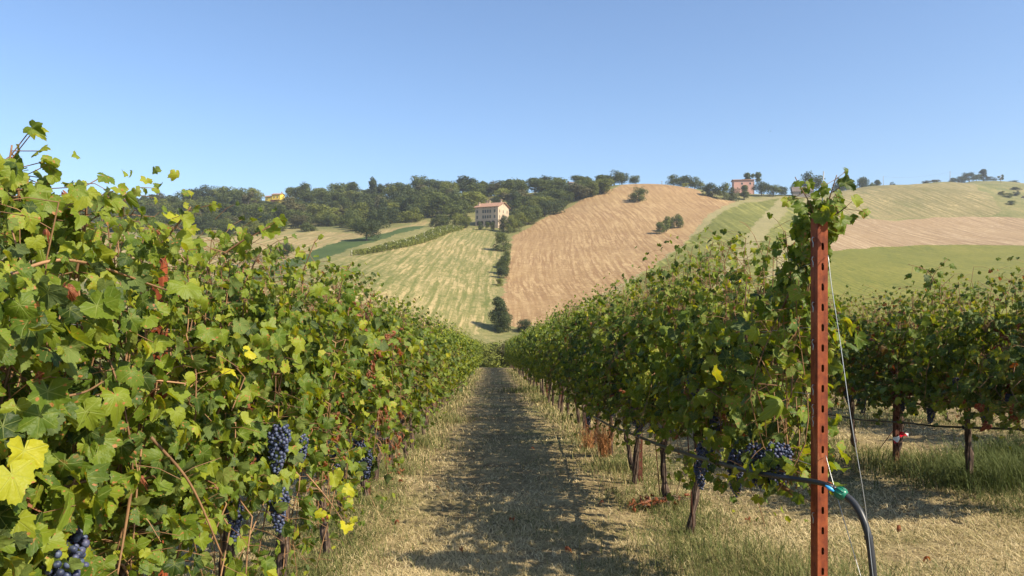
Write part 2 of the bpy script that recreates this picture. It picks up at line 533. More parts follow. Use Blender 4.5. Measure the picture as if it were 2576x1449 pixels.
def ground_mat(name, cols, scale=0.25, fine=3.0, stripe=None, bump=0.3):
    """cols: three colours; stripe = (angle deg of the lines from +Y, period m, warp, lo, hi, colour, amount)"""
    if name not in ('meadow', 'dark_green_crop'):
        cols = [tuple(x*.87 for x in q) for q in cols]
        stripe = [(*q[:5], tuple(x*.87 for x in q[5]), q[6]) for q in (stripe or [])]
    t = NT(name)
    p = t.pos()
    a = t.noise(p, scale, 4, 0.6)
    b = t.noise(p, fine, 4, 0.7)
    mid = t.noise(p, 0.42, 4, 0.8)
    f = t.math('ADD', t.math('MULTIPLY', a, 0.4), t.math('ADD', t.math('MULTIPLY', b, 0.25), t.math('MULTIPLY', mid, 0.35)))
    c = t.ramp(f, [(0.38, cols[0]), (0.5, cols[1]), (0.62, cols[2])])
    clod = t.step(t.noise(p, 0.8, 3, 0.75), 0.54, 0.66)
    c = t.mix(t.math('MULTIPLY', clod, 0.34), c, tuple(x*0.62 for x in cols[0]))
    tuftc = t.step(t.noise(t.vmath('ADD', p, (31, 7, 0)), 0.7, 3, 0.75), 0.57, 0.66)
    c = t.mix(t.math('MULTIPLY', tuftc, 0.45), c, tuple(x*1.3 for x in cols[2]))
    for st in (stripe or []):
        ang, per, warp, lo, hi, col, amt = st
        wx = t.n('TexNoise'); t.set(wx.inputs['Vector'], p); wx.inputs['Scale'].default_value = 0.006; wx.inputs['Detail'].default_value = 1
        off = t.vmath('SCALE', t.vmath('SUBTRACT', wx.outputs[1], (0.5, 0.5, 0.5)), scale=warp*0.55)
        q = t.vmath('ADD', p, off)
        m = t.mapping(q, rot=(0, 0, R(ang)), scale=(1.0/per, 1.0/(per*17), 0.0))
        s1 = t.noise(m, 1.0, 2, 0.6)
        gate = t.step(t.noise(p, 0.022, 4, .65), 0.40, 0.58)
        brk = t.step(t.noise(t.vmath('MULTIPLY', p, (1, .45, 1)), 0.7, 4, 0.75), 0.42, 0.56)
        sx_ = t.n('SeparateXYZ'); t.set(sx_.inputs[0], m)
        wv = t.math('SINE', t.math('MULTIPLY_ADD', sx_.outputs[0], 3.4, t.math('MULTIPLY', t.noise(p, 0.05, 2), 5.0)))
        c = t.mix(t.math('MULTIPLY', t.math('MULTIPLY', t.step(wv, .25, .95), t.step(t.noise(p, 0.5, 4, .8), .4, .6)), amt*.42), c, col)
        fac = t.math('MULTIPLY', t.math('MULTIPLY', t.step(s1, lo, hi), t.math('MULTIPLY_ADD', gate, 0.7, 0.3)),
                     t.math('MULTIPLY', t.math('MULTIPLY_ADD', brk, 0.75, 0.25), amt))
        c = t.mix(fac, c, col)
    nm = t.bump(b, bump, 0.15)
    return t.done(t.principled(c, 0.95, nm, spec=0.08))


FM = {
 'rough_grass_field': ground_mat('rough_grass', [(0.11,0.13,0.04),(0.20,0.19,0.07),(0.34,0.27,0.12)], 0.05, 1.5),
 'pale_stubble_field': ground_mat('pale_stubble', [(0.19,0.165,0.07),(0.30,0.225,0.10),(0.39,0.285,0.13)], 0.03, 0.8,
        [(70, 2.6, 20, 0.44, 0.6, (0.17,0.19,0.06), 0.75), (68, 2.0, 20, 0.50, 0.60, (0.52,0.38,0.19), 0.8)]),
 'dark_green_field': ground_mat('dark_green_crop', [(0.042,0.066,0.020),(0.058,0.086,0.026),(0.085,0.115,0.036)], 0.05, 0.8),
 'striped_hay_field': ground_mat('striped_hay', [(0.105,0.128,0.034),(0.16,0.165,0.050),(0.25,0.21,0.080)], 0.022, 0.8,
        [(-13, 1.5, 22, 0.50, 0.60, (0.50,0.375,0.18), .8), (-8, 1.1, 22, 0.54, 0.63, (0.48,0.36,0.18), 0.7), (28, 2.4, 30, 0.57, 0.65, (0.45,0.34,0.17), 0.5)]),
 'ploughed_stubble_field': ground_mat('ploughed_stubble', [(0.205,0.120,0.056),(0.29,0.180,0.084),(0.36,0.238,0.112)], 0.02, 0.8,
        [(18, 1.5, 38, 0.44, 0.58, (0.25,0.14,0.07), 0.55), (18, 1.25, 38, 0.46, 0.60, (0.51,0.355,0.18), 0.75), (-20, 2.2, 38, 0.52, 0.62, (0.48,0.34,0.17), 0.5)]),
 'mown_strip': ground_mat('mown_grass', [(0.21,0.185,0.085),(0.28,0.24,0.112),(0.35,0.29,0.14)], 0.03, 0.6,
        [(32, 1.6, 12, 0.46, 0.6, (0.24,0.23,0.08), 0.6)]),
 'meadow_strip': ground_mat('meadow', [(0.080,0.092,0.020),(0.115,0.122,0.028),(0.17,0.158,0.042)], 0.03, 0.6,
        [(85, 2.6, 20, 0.48, 0.62, (0.31,0.28,0.08), 0.6), (30, 2.2, 20, 0.5, 0.6, (0.30,0.28,0.085), 0.5)]),
 'green_crop_field': ground_mat('green_crop', [(0.15,0.150,0.030),(0.20,0.19,0.038),(0.245,0.22,0.050)], 0.03, 1.2,
        [(-24, .9, 4, 0.42, 0.56, (0.105,0.125,0.022), 0.85)]),
 'tan_ploughed_field': ground_mat('tan_ploughed', [(0.235,0.155,0.085),(0.295,0.20,0.108),(0.35,0.245,0.135)], 0.02, 0.8,
        [(-24, 1.9, 20, 0.46, 0.58, (0.48,0.36,0.22), 0.9), (-24, 2.4, 20, 0.53, 0.64, (0.22,0.14,0.075), 0.6)]),
 'striped_hill_field': ground_mat('striped_hill', [(0.135,0.13,0.048),(0.20,0.17,0.072),(0.27,0.215,0.098)], 0.02, 0.8,
        [(-20, 2.1, 24, 0.44, 0.58, (0.46,0.355,0.175), 0.95), (-20, 2.7, 24, 0.54, 0.64, (0.11,0.135,0.04), 0.7)]),
}


def near_ground_mat():
    t = NT('vineyard_ground')
    p = t.pos()
    a = t.noise(p, 0.9, 5, 0.65)
    b = t.noise(p, 14, 5, 0.75)
    st = t.noise(t.mapping(p, rot=(0,0,R(-1.6)), scale=(3.0, 0.35, 1)), 1.0, 4, 0.6)
    f = t.math('ADD', t.math('MULTIPLY', a, 0.35), t.math('ADD', t.math('MULTIPLY', b, 0.4), t.math('MULTIPLY', st, 0.25)))
    c = t.ramp(f, [(0.38, (0.07,0.05,0.028)), (0.47, (0.19,0.14,0.072)), (0.57, (0.32,0.245,0.125)), (0.66, (0.42,0.33,0.175))])
    g = t.step(t.noise(p, 0.55, 4, 0.6), 0.5, 0.68)
    c = t.mix(t.math('MULTIPLY', g, 0.6), c, (0.13, 0.15, 0.05))
    return t.done(t.principled(c, 0.95, t.bump(b, 0.6, 0.03), spec=0.08))


FM['vineyard_ground'] = near_ground_mat()
idx = np.arange(ny*nx).reshape(ny, nx)
quads = np.stack([idx[:-1, :-1], idx[:-1, 1:], idx[1:, 1:], idx[1:, :-1]], -1).reshape(-1, 4)
VV = np.stack([GX.ravel(), GY.ravel(), GZ.ravel()], -1)
ff = fid.ravel()
for i, nme in enumerate(names):
    q = quads[ff == i]
    if not len(q): continue
    used, inv = np.unique(q, return_inverse=True)
    me = np_mesh(nme, VV[used], inv.reshape(q.shape), FM[nme], smooth=True)
    tag(link(nme, me), kind='structure')


# ------------------------------------------------------------------ grape leaves and vines
half = [(0,1.0),(6,.90),(11,.93),(17,.82),(23,.84),(30,.70),(36,.80),(42,.80),(47,.90),(53,.95),(60,.84),(66,.85),(72,.76),(80,.68),(87,.75),
        (94,.72),(101,.80),(108,.78),(116,.68),(124,.70),(133,.60),(148,.56),(166,.44),(177,.10)]


def leaf_template(detail):
    h = half if detail else [(0,1.0),(18,.82),(30,.70),(53,.95),(80,.66),(107,.78),(140,.58),(168,.42)]
    pts_ = [(R(a), r) for a, r in h]
    outline = [(-a, r) for a, r in reversed(pts_) if a > 0] + pts_
    T = np.array([(math.sin(a)*r*0.95, math.cos(a)*r) for a, r in outline])
    n = len(T)
    if detail:
        V2 = np.vstack([[(0, 0)], T*0.5, T])
        tris = []
        for i in range(n-1):
            tris.append((0, 1+i+1, 1+i))
            tris.append((1+i, 1+i+1, 1+n+i+1)); tris.append((1+i, 1+n+i+1, 1+n+i))
    else:
        V2 = np.vstack([[(0, 0)], T])
        tris = [(0, 1+i+1, 1+i) for i in range(n-1)]
    return V2, np.array(tris)


TPL = {True: leaf_template(True), False: leaf_template(False)}


def leaves_mesh(name, pos, nrm, tip, size, rnd, dry, detail, mat, rg):
    """one mesh holding many leaves"""
    V2, tris = TPL[detail]
    n = len(pos); m = len(V2)
    nrm = nrm/np.linalg.norm(nrm, axis=1, keepdims=True)
    tip = tip - nrm*(tip*nrm).sum(1, keepdims=True)
    tip /= np.linalg.norm(tip, axis=1, keepdims=True)+1e-9
    side = np.cross(tip, nrm)
    lx = np.repeat(V2[None, :, 0], n, 0); ly = np.repeat(V2[None, :, 1], n, 0)
    th = np.arctan2(lx, ly)
    wv = 1+.10*np.sin(2*th+rg.uniform(0, 6.28, (n, 1)))+.09*np.sin(3*th+rg.uniform(0, 6.28, (n, 1)))+.05*np.sin(7*th+rg.uniform(0, 6.28, (n, 1)))
    lx = lx*wv; ly = ly*wv; r2 = lx**2+ly**2
    fold = rg.uniform(-0.1, 0.95, (n, 1)); cup = rg.uniform(-0.7, 0.2, (n, 1))*(1+1.2*(rg.random((n, 1)) < .2)); rip = rg.uniform(0.04, 0.2, (n, 1)); ph = rg.uniform(0, 6.28, (n, 1))
    cr = 1 + 2.2*dry[:, None]
    lz = fold*np.abs(lx) + cup*r2*cr + rip*np.sin(4*th+ph)*r2*cr + 0.12*rg.standard_normal((n, m))*r2*0.35*cr
    sx = rg.uniform(0.85, 1.12, (n, 1))
    k = (1 - 0.5*dry)[:, None]
    X = (lx*sx*k)[..., None]*side[:, None]+ly[..., None]*tip[:, None]+lz[..., None]*nrm[:, None]
    V = pos[:, None] + X*(size*(1-.35*dry))[:, None, None]
    Fc = (tris[None]+(np.arange(n)*m)[:, None, None]).reshape(-1, 3)
    lp = np.stack([lx, ly, np.repeat(rnd[:, None], m, 1)], -1).reshape(-1, 3)
    return np_mesh(name, V.reshape(-1, 3), Fc, mat, {'lp': lp, 'dry': np.repeat(dry, m)}, smooth=True)


def grow_shoot(rg, start, d0, length, kind, top=1.95, step=0.075, xlim=.5):
    p = np.array(start, float); d = np.array(d0, float); d /= np.linalg.norm(d)
    out = [p.copy()]; sgn = 1 if d[0] >= 0 else -1
    if kind == 'up': sgn = rg.choice([-1, 1])
    for i in range(int(length/step)):
        d = d + rg.normal(0, 0.13, 3)
        if kind == 'up':
            if p[2] < top: d += np.array([-p[0]*0.5, 0, 0.16])
            else: d += np.array([sgn*0.10, 0, -0.16])
        elif kind == 'tall': d += np.array([-p[0]*0.12, 0, 0.14])
        else: d += np.array([sgn*0.015, 0, -0.17])
        d /= np.linalg.norm(d); p = p + d*step
        if p[2] < 0.12: break
        if abs(p[0]) > xlim: p[0] = sgn*xlim if p[0]*sgn > 0 else -sgn*xlim; d[0] *= -.15
        out.append(p.copy())
    return np.array(out)


def vine_parts(seed, detail=True, n_up=15, n_out=7, n_low=1, n_tall=1, y0=-0.58, y1=0.58, cord=0.86, top=1.95,
               dens=1.0, dry_frac=0.012, mat=None, lsize=0.072, dry_zone=None, low_len=0.6, out_w=0.16, ulen=(1.0, 1.4), xmax=.55, tall_len=(.4, .7), ycut=None):
    rg = np.random.default_rng(seed)
    pos = []; nr = []; tp = []; sz = []; rd = []; dr = []
    canes = MB()
    shoots = []
    for i in range(n_up):
        y = y0+(y1-y0)*(i+rg.uniform(0, 1))/n_up
        shoots.append((grow_shoot(rg, (rg.normal(0, .05), y, cord), (rg.normal(0, .28), rg.normal(0, .25), 1), rg.uniform(*ulen), 'up', top, xlim=xmax-.08), 'up'))
    for i in range(n_out):
        y = rg.uniform(y0, y1); s = rg.choice([-1, 1])
        z = rg.uniform(cord+.05, top-.15)
        shoots.append((grow_shoot(rg, (s*.08, y, z), (s*.9, rg.normal(0, .5), .35), rg.uniform(.45, .95), 'out', top, xlim=xmax-.08), 'out'))
    for i in range(n_low):
        y = rg.uniform(y0, y1); s = rg.choice([-1, 1])
        shoots.append((grow_shoot(rg, (s*.05, y, cord+.1), (s*.8, rg.normal(0, .4), .1), low_len*rg.uniform(.8, 1.3), 'low', top, xlim=xmax-.08), 'low'))
    for i in range(n_tall):
        y = rg.uniform(y0, y1)
        shoots.append((grow_shoot(rg, (rg.normal(0, .06), y, top-.5), (rg.normal(0, .15), rg.normal(0, .2), 1), rg.uniform(*tall_len), 'tall', top, xlim=xmax-.08), 'tall'))
    for sh, kd in shoots:
        n = len(sh)
        if n < 3: continue
        isdry = dry_zone is not None and dry_zone[0] < sh[0][1] < dry_zone[1] and rg.random() < 0.8
        rads = np.linspace(0.0042, 0.0022, n)
        canes.tube(sh[::2] if n > 5 else sh, list(rads[::2] if n > 5 else rads), 4, False)
        tone = rg.uniform(-.15, .15)
        for i in range(1, n):
            for rep in range(1 + (rg.random() < 0.55*dens) + (rg.random() < 0.35*dens) + (rg.random() < dens-1.2) + (rg.random() < dens-1.6)):
                if rg.random() > 0.93*dens + .05: continue
                q = sh[i]
                sx = 1 if rg.random() < (0.5+0.5*np.tanh(q[0]*5)) else -1
                spread = rg.uniform(.03, out_w) if rep == 0 else rg.uniform(.05, out_w*1.7)
                off = np.array([sx*spread, rg.normal(0, .06), rg.normal(0, .05)])
                pos.append(q+off)
                nr.append([sx*rg.uniform(-.1, 1.0)+rg.normal(0, .35), rg.normal(0, .62), rg.uniform(-.2, .95)])
                tp.append([sx*rg.uniform(0, .6), rg.normal(0, .55), -1+rg.normal(0, .35)])
                f = i/n
                sz.append(lsize*rg.uniform(.7, 1.28)*(1.0 if f < .7 else 1.25-.85*f))
                r_ = np.clip(rg.normal(.40+tone+.22*max(0, f-.6), .28), 0, .90)
                if rg.random() < .004: r_ = 1.0
                rd.append(r_)
                dr.append(1.0 if (rg.random() < (.85 if isdry else dry_frac)) else 0.0)
                if detail and rep == 0 and (rg.random() < .5 or q[2] > 1.75):
                    canes.tube([q, (q+q+off)/2+np.array([0, 0, .012]), q+off], [.0016, .0014, .0012], 3, False)
    pos = np.array(pos); ok = (pos[:, 2] > 0.07) & ((np.abs(pos[:, 0]) < xmax) | ((pos[:, 2] > 1.55) & (np.abs(pos[:, 0]) < max(xmax, .52))))
    hp_ = rg.uniform(0, 6.28, 4)
    hole = np.sin(pos[:, 1]*6.5+hp_[0]+1.3*np.sin(pos[:, 2]*3.1+hp_[1]))*np.sin(pos[:, 2]*7.0+hp_[2]+1.2*np.sin(pos[:, 1]*4+hp_[3]))
    ok &= ~((hole > .34) & (rg.random(len(pos)) < .86) & (pos[:, 2] > cord-.1))
    if ycut: ok &= ~((pos[:, 1] < ycut) & (pos[:, 0] > .1)) & (pos[:, 1] > ycut-.5)
    arr = [np.array(a, float)[ok] for a in (pos, nr, tp, sz, rd, dr)]
    fol = leaves_mesh('foliage', *arr, detail, mat or M['vine_leaf'], rg)
    # the woody arm along the wire belongs to the shoots
    pts_ = [(rg.normal(0, .012), y0+(y1-y0)*k/8, cord-.03+rg.normal(0, .012)) for k in range(9)]
    canes.tube(pts_, [.011+.006*rg.random() for _ in pts_], 6)
    shm = canes.mesh('shoots', M['cane'])
    return fol, shm


def trunk_mesh(seed, lean=0.05, h=0.86):
    rg = np.random.default_rng(seed); mb = MB()
    n = 12; ph = rg.uniform(0, 6, 2); a = rg.uniform(.01, .03)
    pts_ = []; rad = []
    for i in range(n+1):
        t = i/n
        pts_.append((lean*(t-1)*0.7+a*math.sin(t*5+ph[0]), lean*(1-t)+a*math.sin(t*6+ph[1]), -0.05+t*(h+.05)))
        rad.append(.030*(1.35 if i == 0 else 1)*(1-.22*t)*(1+.2*math.sin(i*2.1+ph[0])+.13*rg.normal()))
    mb.tube(pts_, rad, 9)
    for q in range(7):      # ropy strands of bark twisting up the trunk
        a0_ = q*.9; tw = rg.uniform(1.5, 3.5)
        mb.tube([(p_[0]+r_*.86*math.cos(a0_+tw*i_/n), p_[1]+r_*.86*math.sin(a0_+tw*i_/n), p_[2]) for i_, (p_, r_) in enumerate(zip(pts_, rad))], [r_*.34*(1+.4*rg.normal()*.5) for r_ in rad], 5, False)
    return mb.mesh('trunk', M['bark'])


def bunch_mesh(seed, n=62, L=0.17, w=0.052, br=0.0088):
    rg = np.random.default_rng(seed)
    bm = bmesh.new(); bmesh.ops.create_icosphere(bm, subdivisions=2, radius=1)
    sv = np.array([v.co for v in bm.verts]); sf = np.array([[v.index for v in f.verts] for f in bm.faces]); bm.free()
    V = []; Fc = []; r = []
    P_ = []
    tries = 0
    while len(P_) < n and tries < 9000:
        tries += 1
        t = rg.random()
        rr = w*(1-t)**.55*(.55+.45*min(1, t*5))
        a = rg.uniform(0, 6.283); q = np.array([math.cos(a)*rr*rg.uniform(.6, 1), math.sin(a)*rr*rg.uniform(.6, 1), -t*L])
        if all(np.linalg.norm(q-o) > br*1.55 for o in P_): P_.append(q)
    for i, q in enumerate(P_):
        s = br*rg.uniform(.85, 1.12)
        V.append(sv*s+q); Fc.append(sf+i*len(sv)); r.append(np.full(len(sv), rg.random()))
    # the stem the bunch hangs from
    return np_mesh('grape_bunch', np.vstack(V), np.vstack(Fc), M['grape'], {'rnd': np.concatenate(r)}, smooth=True)


BUNCH = [bunch_mesh(50+i, n=90+10*i, L=.16+.02*i, w=.045+.004*i) for i in range(4)]
TRUNK = [trunk_mesh(20+i, lean=(-.12, .05, .1, -.04, .0)[i]) for i in range(5)]

XL, XR, X3, X4 = -1.27, 1.67, 4.61, 7.55
SL = -0.0274
RZ = math.atan(-SL)


def rowx(X0, y): return X0 + SL*y


near_mid = [vine_parts(100+i, True, n_up=32, n_out=19, n_low=9, n_tall=1, lsize=.054, top=1.83, dens=1.35, low_len=.5) for i in range(6)]
far_v = [vine_parts(200+i, False, n_up=32, n_out=20, n_low=10, n_tall=1, lsize=.060, dry_frac=.006, top=1.92, dens=1.15, low_len=.5) for i in range(5)]


def vine(X0, y, fol, sh, trunk, label, group, bunches=(), zrot=0, sc=1.0):
    x = rowx(X0, y)
    o = empty('grapevine', (x, y, h1(x, y)-0.01), RZ+zrot, label, 'grapevine', group)
    o.scale = (1, 1, sc)
    link('foliage', fol, o)
    if sh: link('shoots', sh, o)
    if trunk: link('trunk', trunk, o)
    return o


ORD = ['first','second','third','fourth','fifth','sixth','seventh','eighth','ninth','tenth','eleventh','twelfth']
GL, GR, G3, G4 = ('grapevines in the row left of the grass path', 'grapevines in the row right of the grass path',
                  'grapevines in the row behind the rusty slotted post', 'grapevines in the farthest row on the right')
# left row
ly0 = 4.46
LV = {}
k = 0
y = ly0 - 0.98*5
specials = {
 0: dict(n_up=34, n_out=20, n_low=9, n_tall=0, lsize=.043, low_len=.8, xmax=.20, top=1.74, ulen=(.9, 1.1), dens=1.7),
 1: dict(n_up=40, n_out=24, n_low=11, n_tall=0, lsize=.043, low_len=.85, xmax=.25, top=1.76, ulen=(.92, 1.14), dens=2.1, dry_frac=.025),
 2: dict(n_up=38, n_out=24, n_low=14, n_tall=0, lsize=.042, low_len=.95, xmax=.31, top=1.80, ulen=(.97, 1.26), dens=2.1),
 3: dict(n_up=38, n_out=24, n_low=15, n_tall=1, lsize=.044, low_len=.95, xmax=.36, top=1.86, ulen=(1.05, 1.35), dens=2.1),
 4: dict(n_up=36, n_out=22, n_low=13, n_tall=1, lsize=.048, low_len=.85, xmax=.42, top=1.82, ulen=(1.0, 1.32), dens=1.7),
 5: dict(n_up=33, n_out=19, n_low=10, n_tall=2, lsize=.050, low_len=.7, top=1.84, dens=1.5, ulen=(1.0, 1.34), dry_zone=(.2, .58)),
 6: dict(n_up=31, n_out=15, n_low=10, n_tall=1, lsize=.052, low_len=.8, dry_frac=.03, dry_zone=(-.58, -.1), top=1.84, dens=1.4),
 7: dict(n_up=30, n_out=18, n_low=8, n_tall=1, lsize=.054, low_len=.5, top=1.84, dens=1.4),
}
lab_left = ['grapevine at the near left corner with scorched orange leaves on its top wire',
            'grapevine with a long pink cane arching across it at the left edge',
            'grapevine round the near rusty post, its shoots hanging almost to the grass',
            'grapevine with large bright leaves just beyond the near rusty post',
            'grapevine on the bare grey-brown trunk at the foot of the left row',
            'grapevine hung with dried rust-red leaves and withered shoots',
            'grapevine with blue grape bunches just beyond the dried red one',
            'grapevine with a dark trunk standing clear of the grass in the left row']
n_left = 0
for k in range(63):
    y = ly0 + 0.98*(k-4)
    if y > 64: break
    if k in specials:
        pr = dict(specials[k])
        fol, sh = vine_parts(300+k, True, **pr)
    elif y < 16: fol, sh = near_mid[k % 6]
    else: fol, sh = far_v[(k*3) % 5]
    if k < 8: lb = lab_left[k]
    elif k < 14: lb = 'leafy grapevine, %s in the left row beyond the dried red one' % ORD[k-6]
    else: lb = 'sunlit leafy grapevine far down the row left of the path'
    LV[k] = vine(XL, y, fol, sh if y < 34 else None, TRUNK[(k*7) % 5], lb, GL, zrot=math.pi if (k % 2 and k > 7) else 0, sc=1.0 if k < 8 else random.uniform(.94, 1.07))

# right row
RVn = {}
lab_right = ['grapevine reaching over the rusty slotted end post, grape bunches hanging low',
             'grapevine on the second twisted trunk from the rusty slotted end post',
             'grapevine beside the second rusty post of the right row']
for k in range(56):
    y = 6.0 + 1.12*k
    if y > 66: break
    if k == 0:
        fol, sh = vine_parts(400, True, n_up=66, n_out=36, n_low=18, n_tall=6, tall_len=(.4,.7), y0=-1.95, y1=.55, lsize=.054, low_len=.5, dens=1.35, cord=.90, top=2.22, ulen=(1.1, 1.65), ycut=-1.9, xmax=.34)
    elif k < 6: fol, sh = vine_parts(401+k, True, n_up=38, n_out=30, n_low=14, n_tall=1, lsize=.052, low_len=.45, top=2.20, cord=.88, ulen=(1.15, 1.6), dens=1.3)
    elif y < 17: fol, sh = near_mid[(k*5+1) % 6]
    else: fol, sh = far_v[(k*2+1) % 5]
    lb = lab_right[k] if k < 3 else ('shaded grapevine, %s in the row right of the path' % ORD[k] if k < 10 else 'shaded leafy grapevine far down the row right of the path')
    RVn[k] = vine(XR, y, fol, sh if y < 34 else None, TRUNK[(k*3+1) % 5], lb, GR, zrot=math.pi if (k % 2 and k >= 6) else 0, sc=1.0 if k < 6 else random.uniform(1.08, 1.17))

# third row
V3 = [vine_parts(500+i, True, n_up=42, n_out=28, n_low=17, n_tall=0, lsize=.052, low_len=.46, top=1.80, ulen=(1.05, 1.36), cord=.82, dens=1.3, out_w=.2, mat=M['vine_leaf_red'] if i in (1, 3) else None) for i in range(4)]
TV = {}
for k in range(1, 24):
    y = 4.95 + 1.12*k
    fol, sh = V3[k % 4] if y < 17 else far_v[k % 5]
    lb = {2: 'grapevine with dark red leaves at the right edge', 3: 'grapevine on the trunk tied with red and white tape behind the slotted post'}.get(k) or (
        'dark leafy grapevine in the row behind the black hose, %s from the right' % ORD[k] if k < 7 else 'grapevine in the row beyond the slotted post, mostly hidden')
    TV[k] = vine(X3, y, fol, sh if y < 17 else None, TRUNK[(k*3+2) % 5], lb, G3, sc=random.uniform(.97, 1.03) if k < 11 else .84)
FVv = {}
for k in range(16):
    y = 7.9 + 1.15*k
    fol, sh = far_v[(k+2) % 5]
    FVv[k] = vine(X4, y, fol, None, TRUNK[(k+1) % 5], 'grapevine of the farthest row, glimpsed under the row in front' if k != 4 else 'grapevine of the farthest row with a white and red ribbon on its trunk', G4, sc=.82)


def add_bunch(o, wp, kind=0, sc=1.0):
    b = link('grape_bunch', BUNCH[kind % 4], o)
    q = Matrix.Translation(o.location) @ Matrix.Rotation(o.rotation_euler.z, 4, 'Z') @ Matrix.Diagonal((*o.scale, 1))
    b.location = q.inverted() @ Vector(wp)
    b.rotation_euler = (random.uniform(-.15, .15), random.uniform(-.15, .15), random.uniform(0, 6))
    b.scale = (sc, sc, sc)


def px_at(px, py, d): return Vector(((px-1288)/F*d, d, CAMZ-(py-724.5)/F*d))


def row_d(px, X0, off):
    u = (px-1288)/F
    return (X0+off)/(u-SL)


for px, py, kk, off, kd, sc in [(165,1330,1,.16,3,1.15),(150,1385,1,.2,2,1.1),(706,1070,5,.34,3,1.0),(703,1230,4,.33,2,.95),(885,1108,6,.30,3,1.0),(905,1070,7,.30,2,1.0),
                                (920,1135,7,.30,3,1.05),(755,1095,5,.3,0,.9),(655,1120,4,.2,1,1.0),(590,1265,4,.2,1,.9),(850,1130,6,.2,1,1),
                                (970,1095,8,.3,1,.9),(1180,1000,12,.3,1,.9)]:
    d = row_d(px, XL, off)
    add_bunch(LV[min(LV, key=lambda q: abs(LV[q].location.y-d))], px_at(px, py, d), kd, sc)
for px, py, off, kd, sc in [(1770,1115,-.22,3,1.1),(1762,1160,-.2,2,1.0),(1856,1135,-.2,3,1.15),(1858,1185,-.2,0,.95),(1897,1118,-.16,3,1.1),(1918,1165,-.12,0,.9),
                            (1950,1118,-.1,3,1.15),(1968,1120,-.06,2,1.05),(1800,1050,-.1,2,1),(1743,940,-.25,1,1),(1600,1010,-.2,3,1.1),(1612,1050,-.2,2,1),(1548,1000,-.2,3,1.1),(1640,1030,-.2,2,1.1),
                            (1580,1040,-.15,1,1),(1690,1040,-.15,1,1),(1545,960,-.2,1,1),(1480,1040,-.2,1,1)]:
    d = row_d(px, XR, off)
    add_bunch(RVn[min(RVn, key=lambda q: abs(RVn[q].location.y-d))], px_at(px, py, d), kd, sc)
for px, py, off, kd, sc in [(2165,1000,-.2,3,1.3),(2130,985,-.2,2,1.2),(2190,970,-.2,1,1.2),(2335,1000,-.2,3,1.3),(2345,1030,-.2,1,1.2),(2475,1025,-.2,3,1.2),(2270,1000,-.2,2,1.1),(2405,960,-.2,2,1.1),(2540,1000,-.2,1,1.1)]:
    d = row_d(px, X3, off)
    add_bunch(TV[min(TV, key=lambda q: abs(TV[q].location.y-d))], px_at(px, py-8, d), kd, sc*.85)


# ------------------------------------------------------------------ posts, wires, hoses
def slotted_face(mb, w, z0, z1, pitch, sw, shh, to3, zoff=0.0):
    """a strip of steel pierced by a slot per pitch; to3 maps (across, up) to a point"""
    n = int((z1-z0)/pitch)
    for i in range(n):
        a = z0+i*pitch; b = a+pitch if i < n-1 else z1; c = a+pitch/2+zoff
        hl = [(-sw/2*math.sin(t), -math.cos(t)*sw/2) for t in np.linspace(0, math.pi/2, 4)]
        left = [(0, c-shh/2), *[(-sw/2*math.sin(t), c-shh/2+sw/2*(1-math.cos(t))) for t in (.5, 1.0, math.pi/2)],
                *[(-sw/2*math.sin(t), c+shh/2-sw/2*(1-math.cos(t))) for t in (math.pi/2, 1.0, .5)], (0, c+shh/2)]
        pl = [(0, a), *left, (0, b), (-w/2, b), (-w/2, a)]
        pr = [(-x, z) for x, z in pl]
        mb.add([to3(*q) for q in pl], [tuple(range(len(pl)-1, -1, -1))])
        mb.add([to3(*q) for q in pr], [tuple(range(len(pr)))])


def post_mesh(h, W=.052, Dp=.082, pitch=.1025, lip=.014, mat='rust'):
    mb = MB()
    slotted_face(mb, W, -0.1, h, pitch, .0135, .038, lambda a, z: (a, 0, z))
    slotted_face(mb, Dp, -0.1, h, pitch, .006, .018, lambda a, z: (-W/2, Dp/2-a, z), .02)
    slotted_face(mb, Dp, -0.1, h, pitch, .006, .018, lambda a, z: (W/2, Dp/2+a, z), .02)
    for s in (-1, 1):
        mb.add([(s*W/2, Dp, -.1), (s*(W/2-lip), Dp, -.1), (s*(W/2-lip), Dp, h), (s*W/2, Dp, h)], [(0, 1, 2, 3) if s > 0 else (3, 2, 1, 0)])
    bm = bmesh.new()
    me0 = mb.mesh('body', M[mat]); bm.from_mesh(me0)
    bmesh.ops.remove_doubles(bm, verts=bm.verts, dist=1e-5)
    bmesh.ops.recalc_face_normals(bm, faces=bm.faces)
    bm.to_mesh(me0); bm.free()
    for p_ in me0.polygons: p_.use_smooth = False
    return me0


def hook_mesh(W, h, zs):
    mb = MB()
    for z in zs:
        mb.tube([(-W/2-.004, .03, z+.028), (-W/2-.012, .027, z+.030), (-W/2-.013, .035, z+.018), (-W/2-.009, .028, z), (-W/2-.014, .02, z-.022)], .0026, 5)
    return mb.mesh('wire_hook', M['wire'])


PM = post_mesh(2.15)
PM2 = post_mesh(1.9, W=.048, Dp=.05, pitch=.1, mat='rust_shaded')
PM3 = post_mesh(1.6, W=.048, Dp=.05, pitch=.1, mat='rust_shaded')
PM1 = post_mesh(1.86, W=.046, Dp=.045, pitch=.1)


def post(X0, y, me, label, group, hooks=None, xo=0, h=None):
    x = rowx(X0, y)+xo
    o = empty('trellis_post', (x, y, h1(x, y)), RZ, label, 'post', group)
    b = link('post_body', me, o)
    s = b.modifiers.new('thick', 'SOLIDIFY'); s.thickness = .003; s.offset = -1
    if hooks: link('wire_hook', hook_mesh(.054, 2.1, hooks), o)
    return o


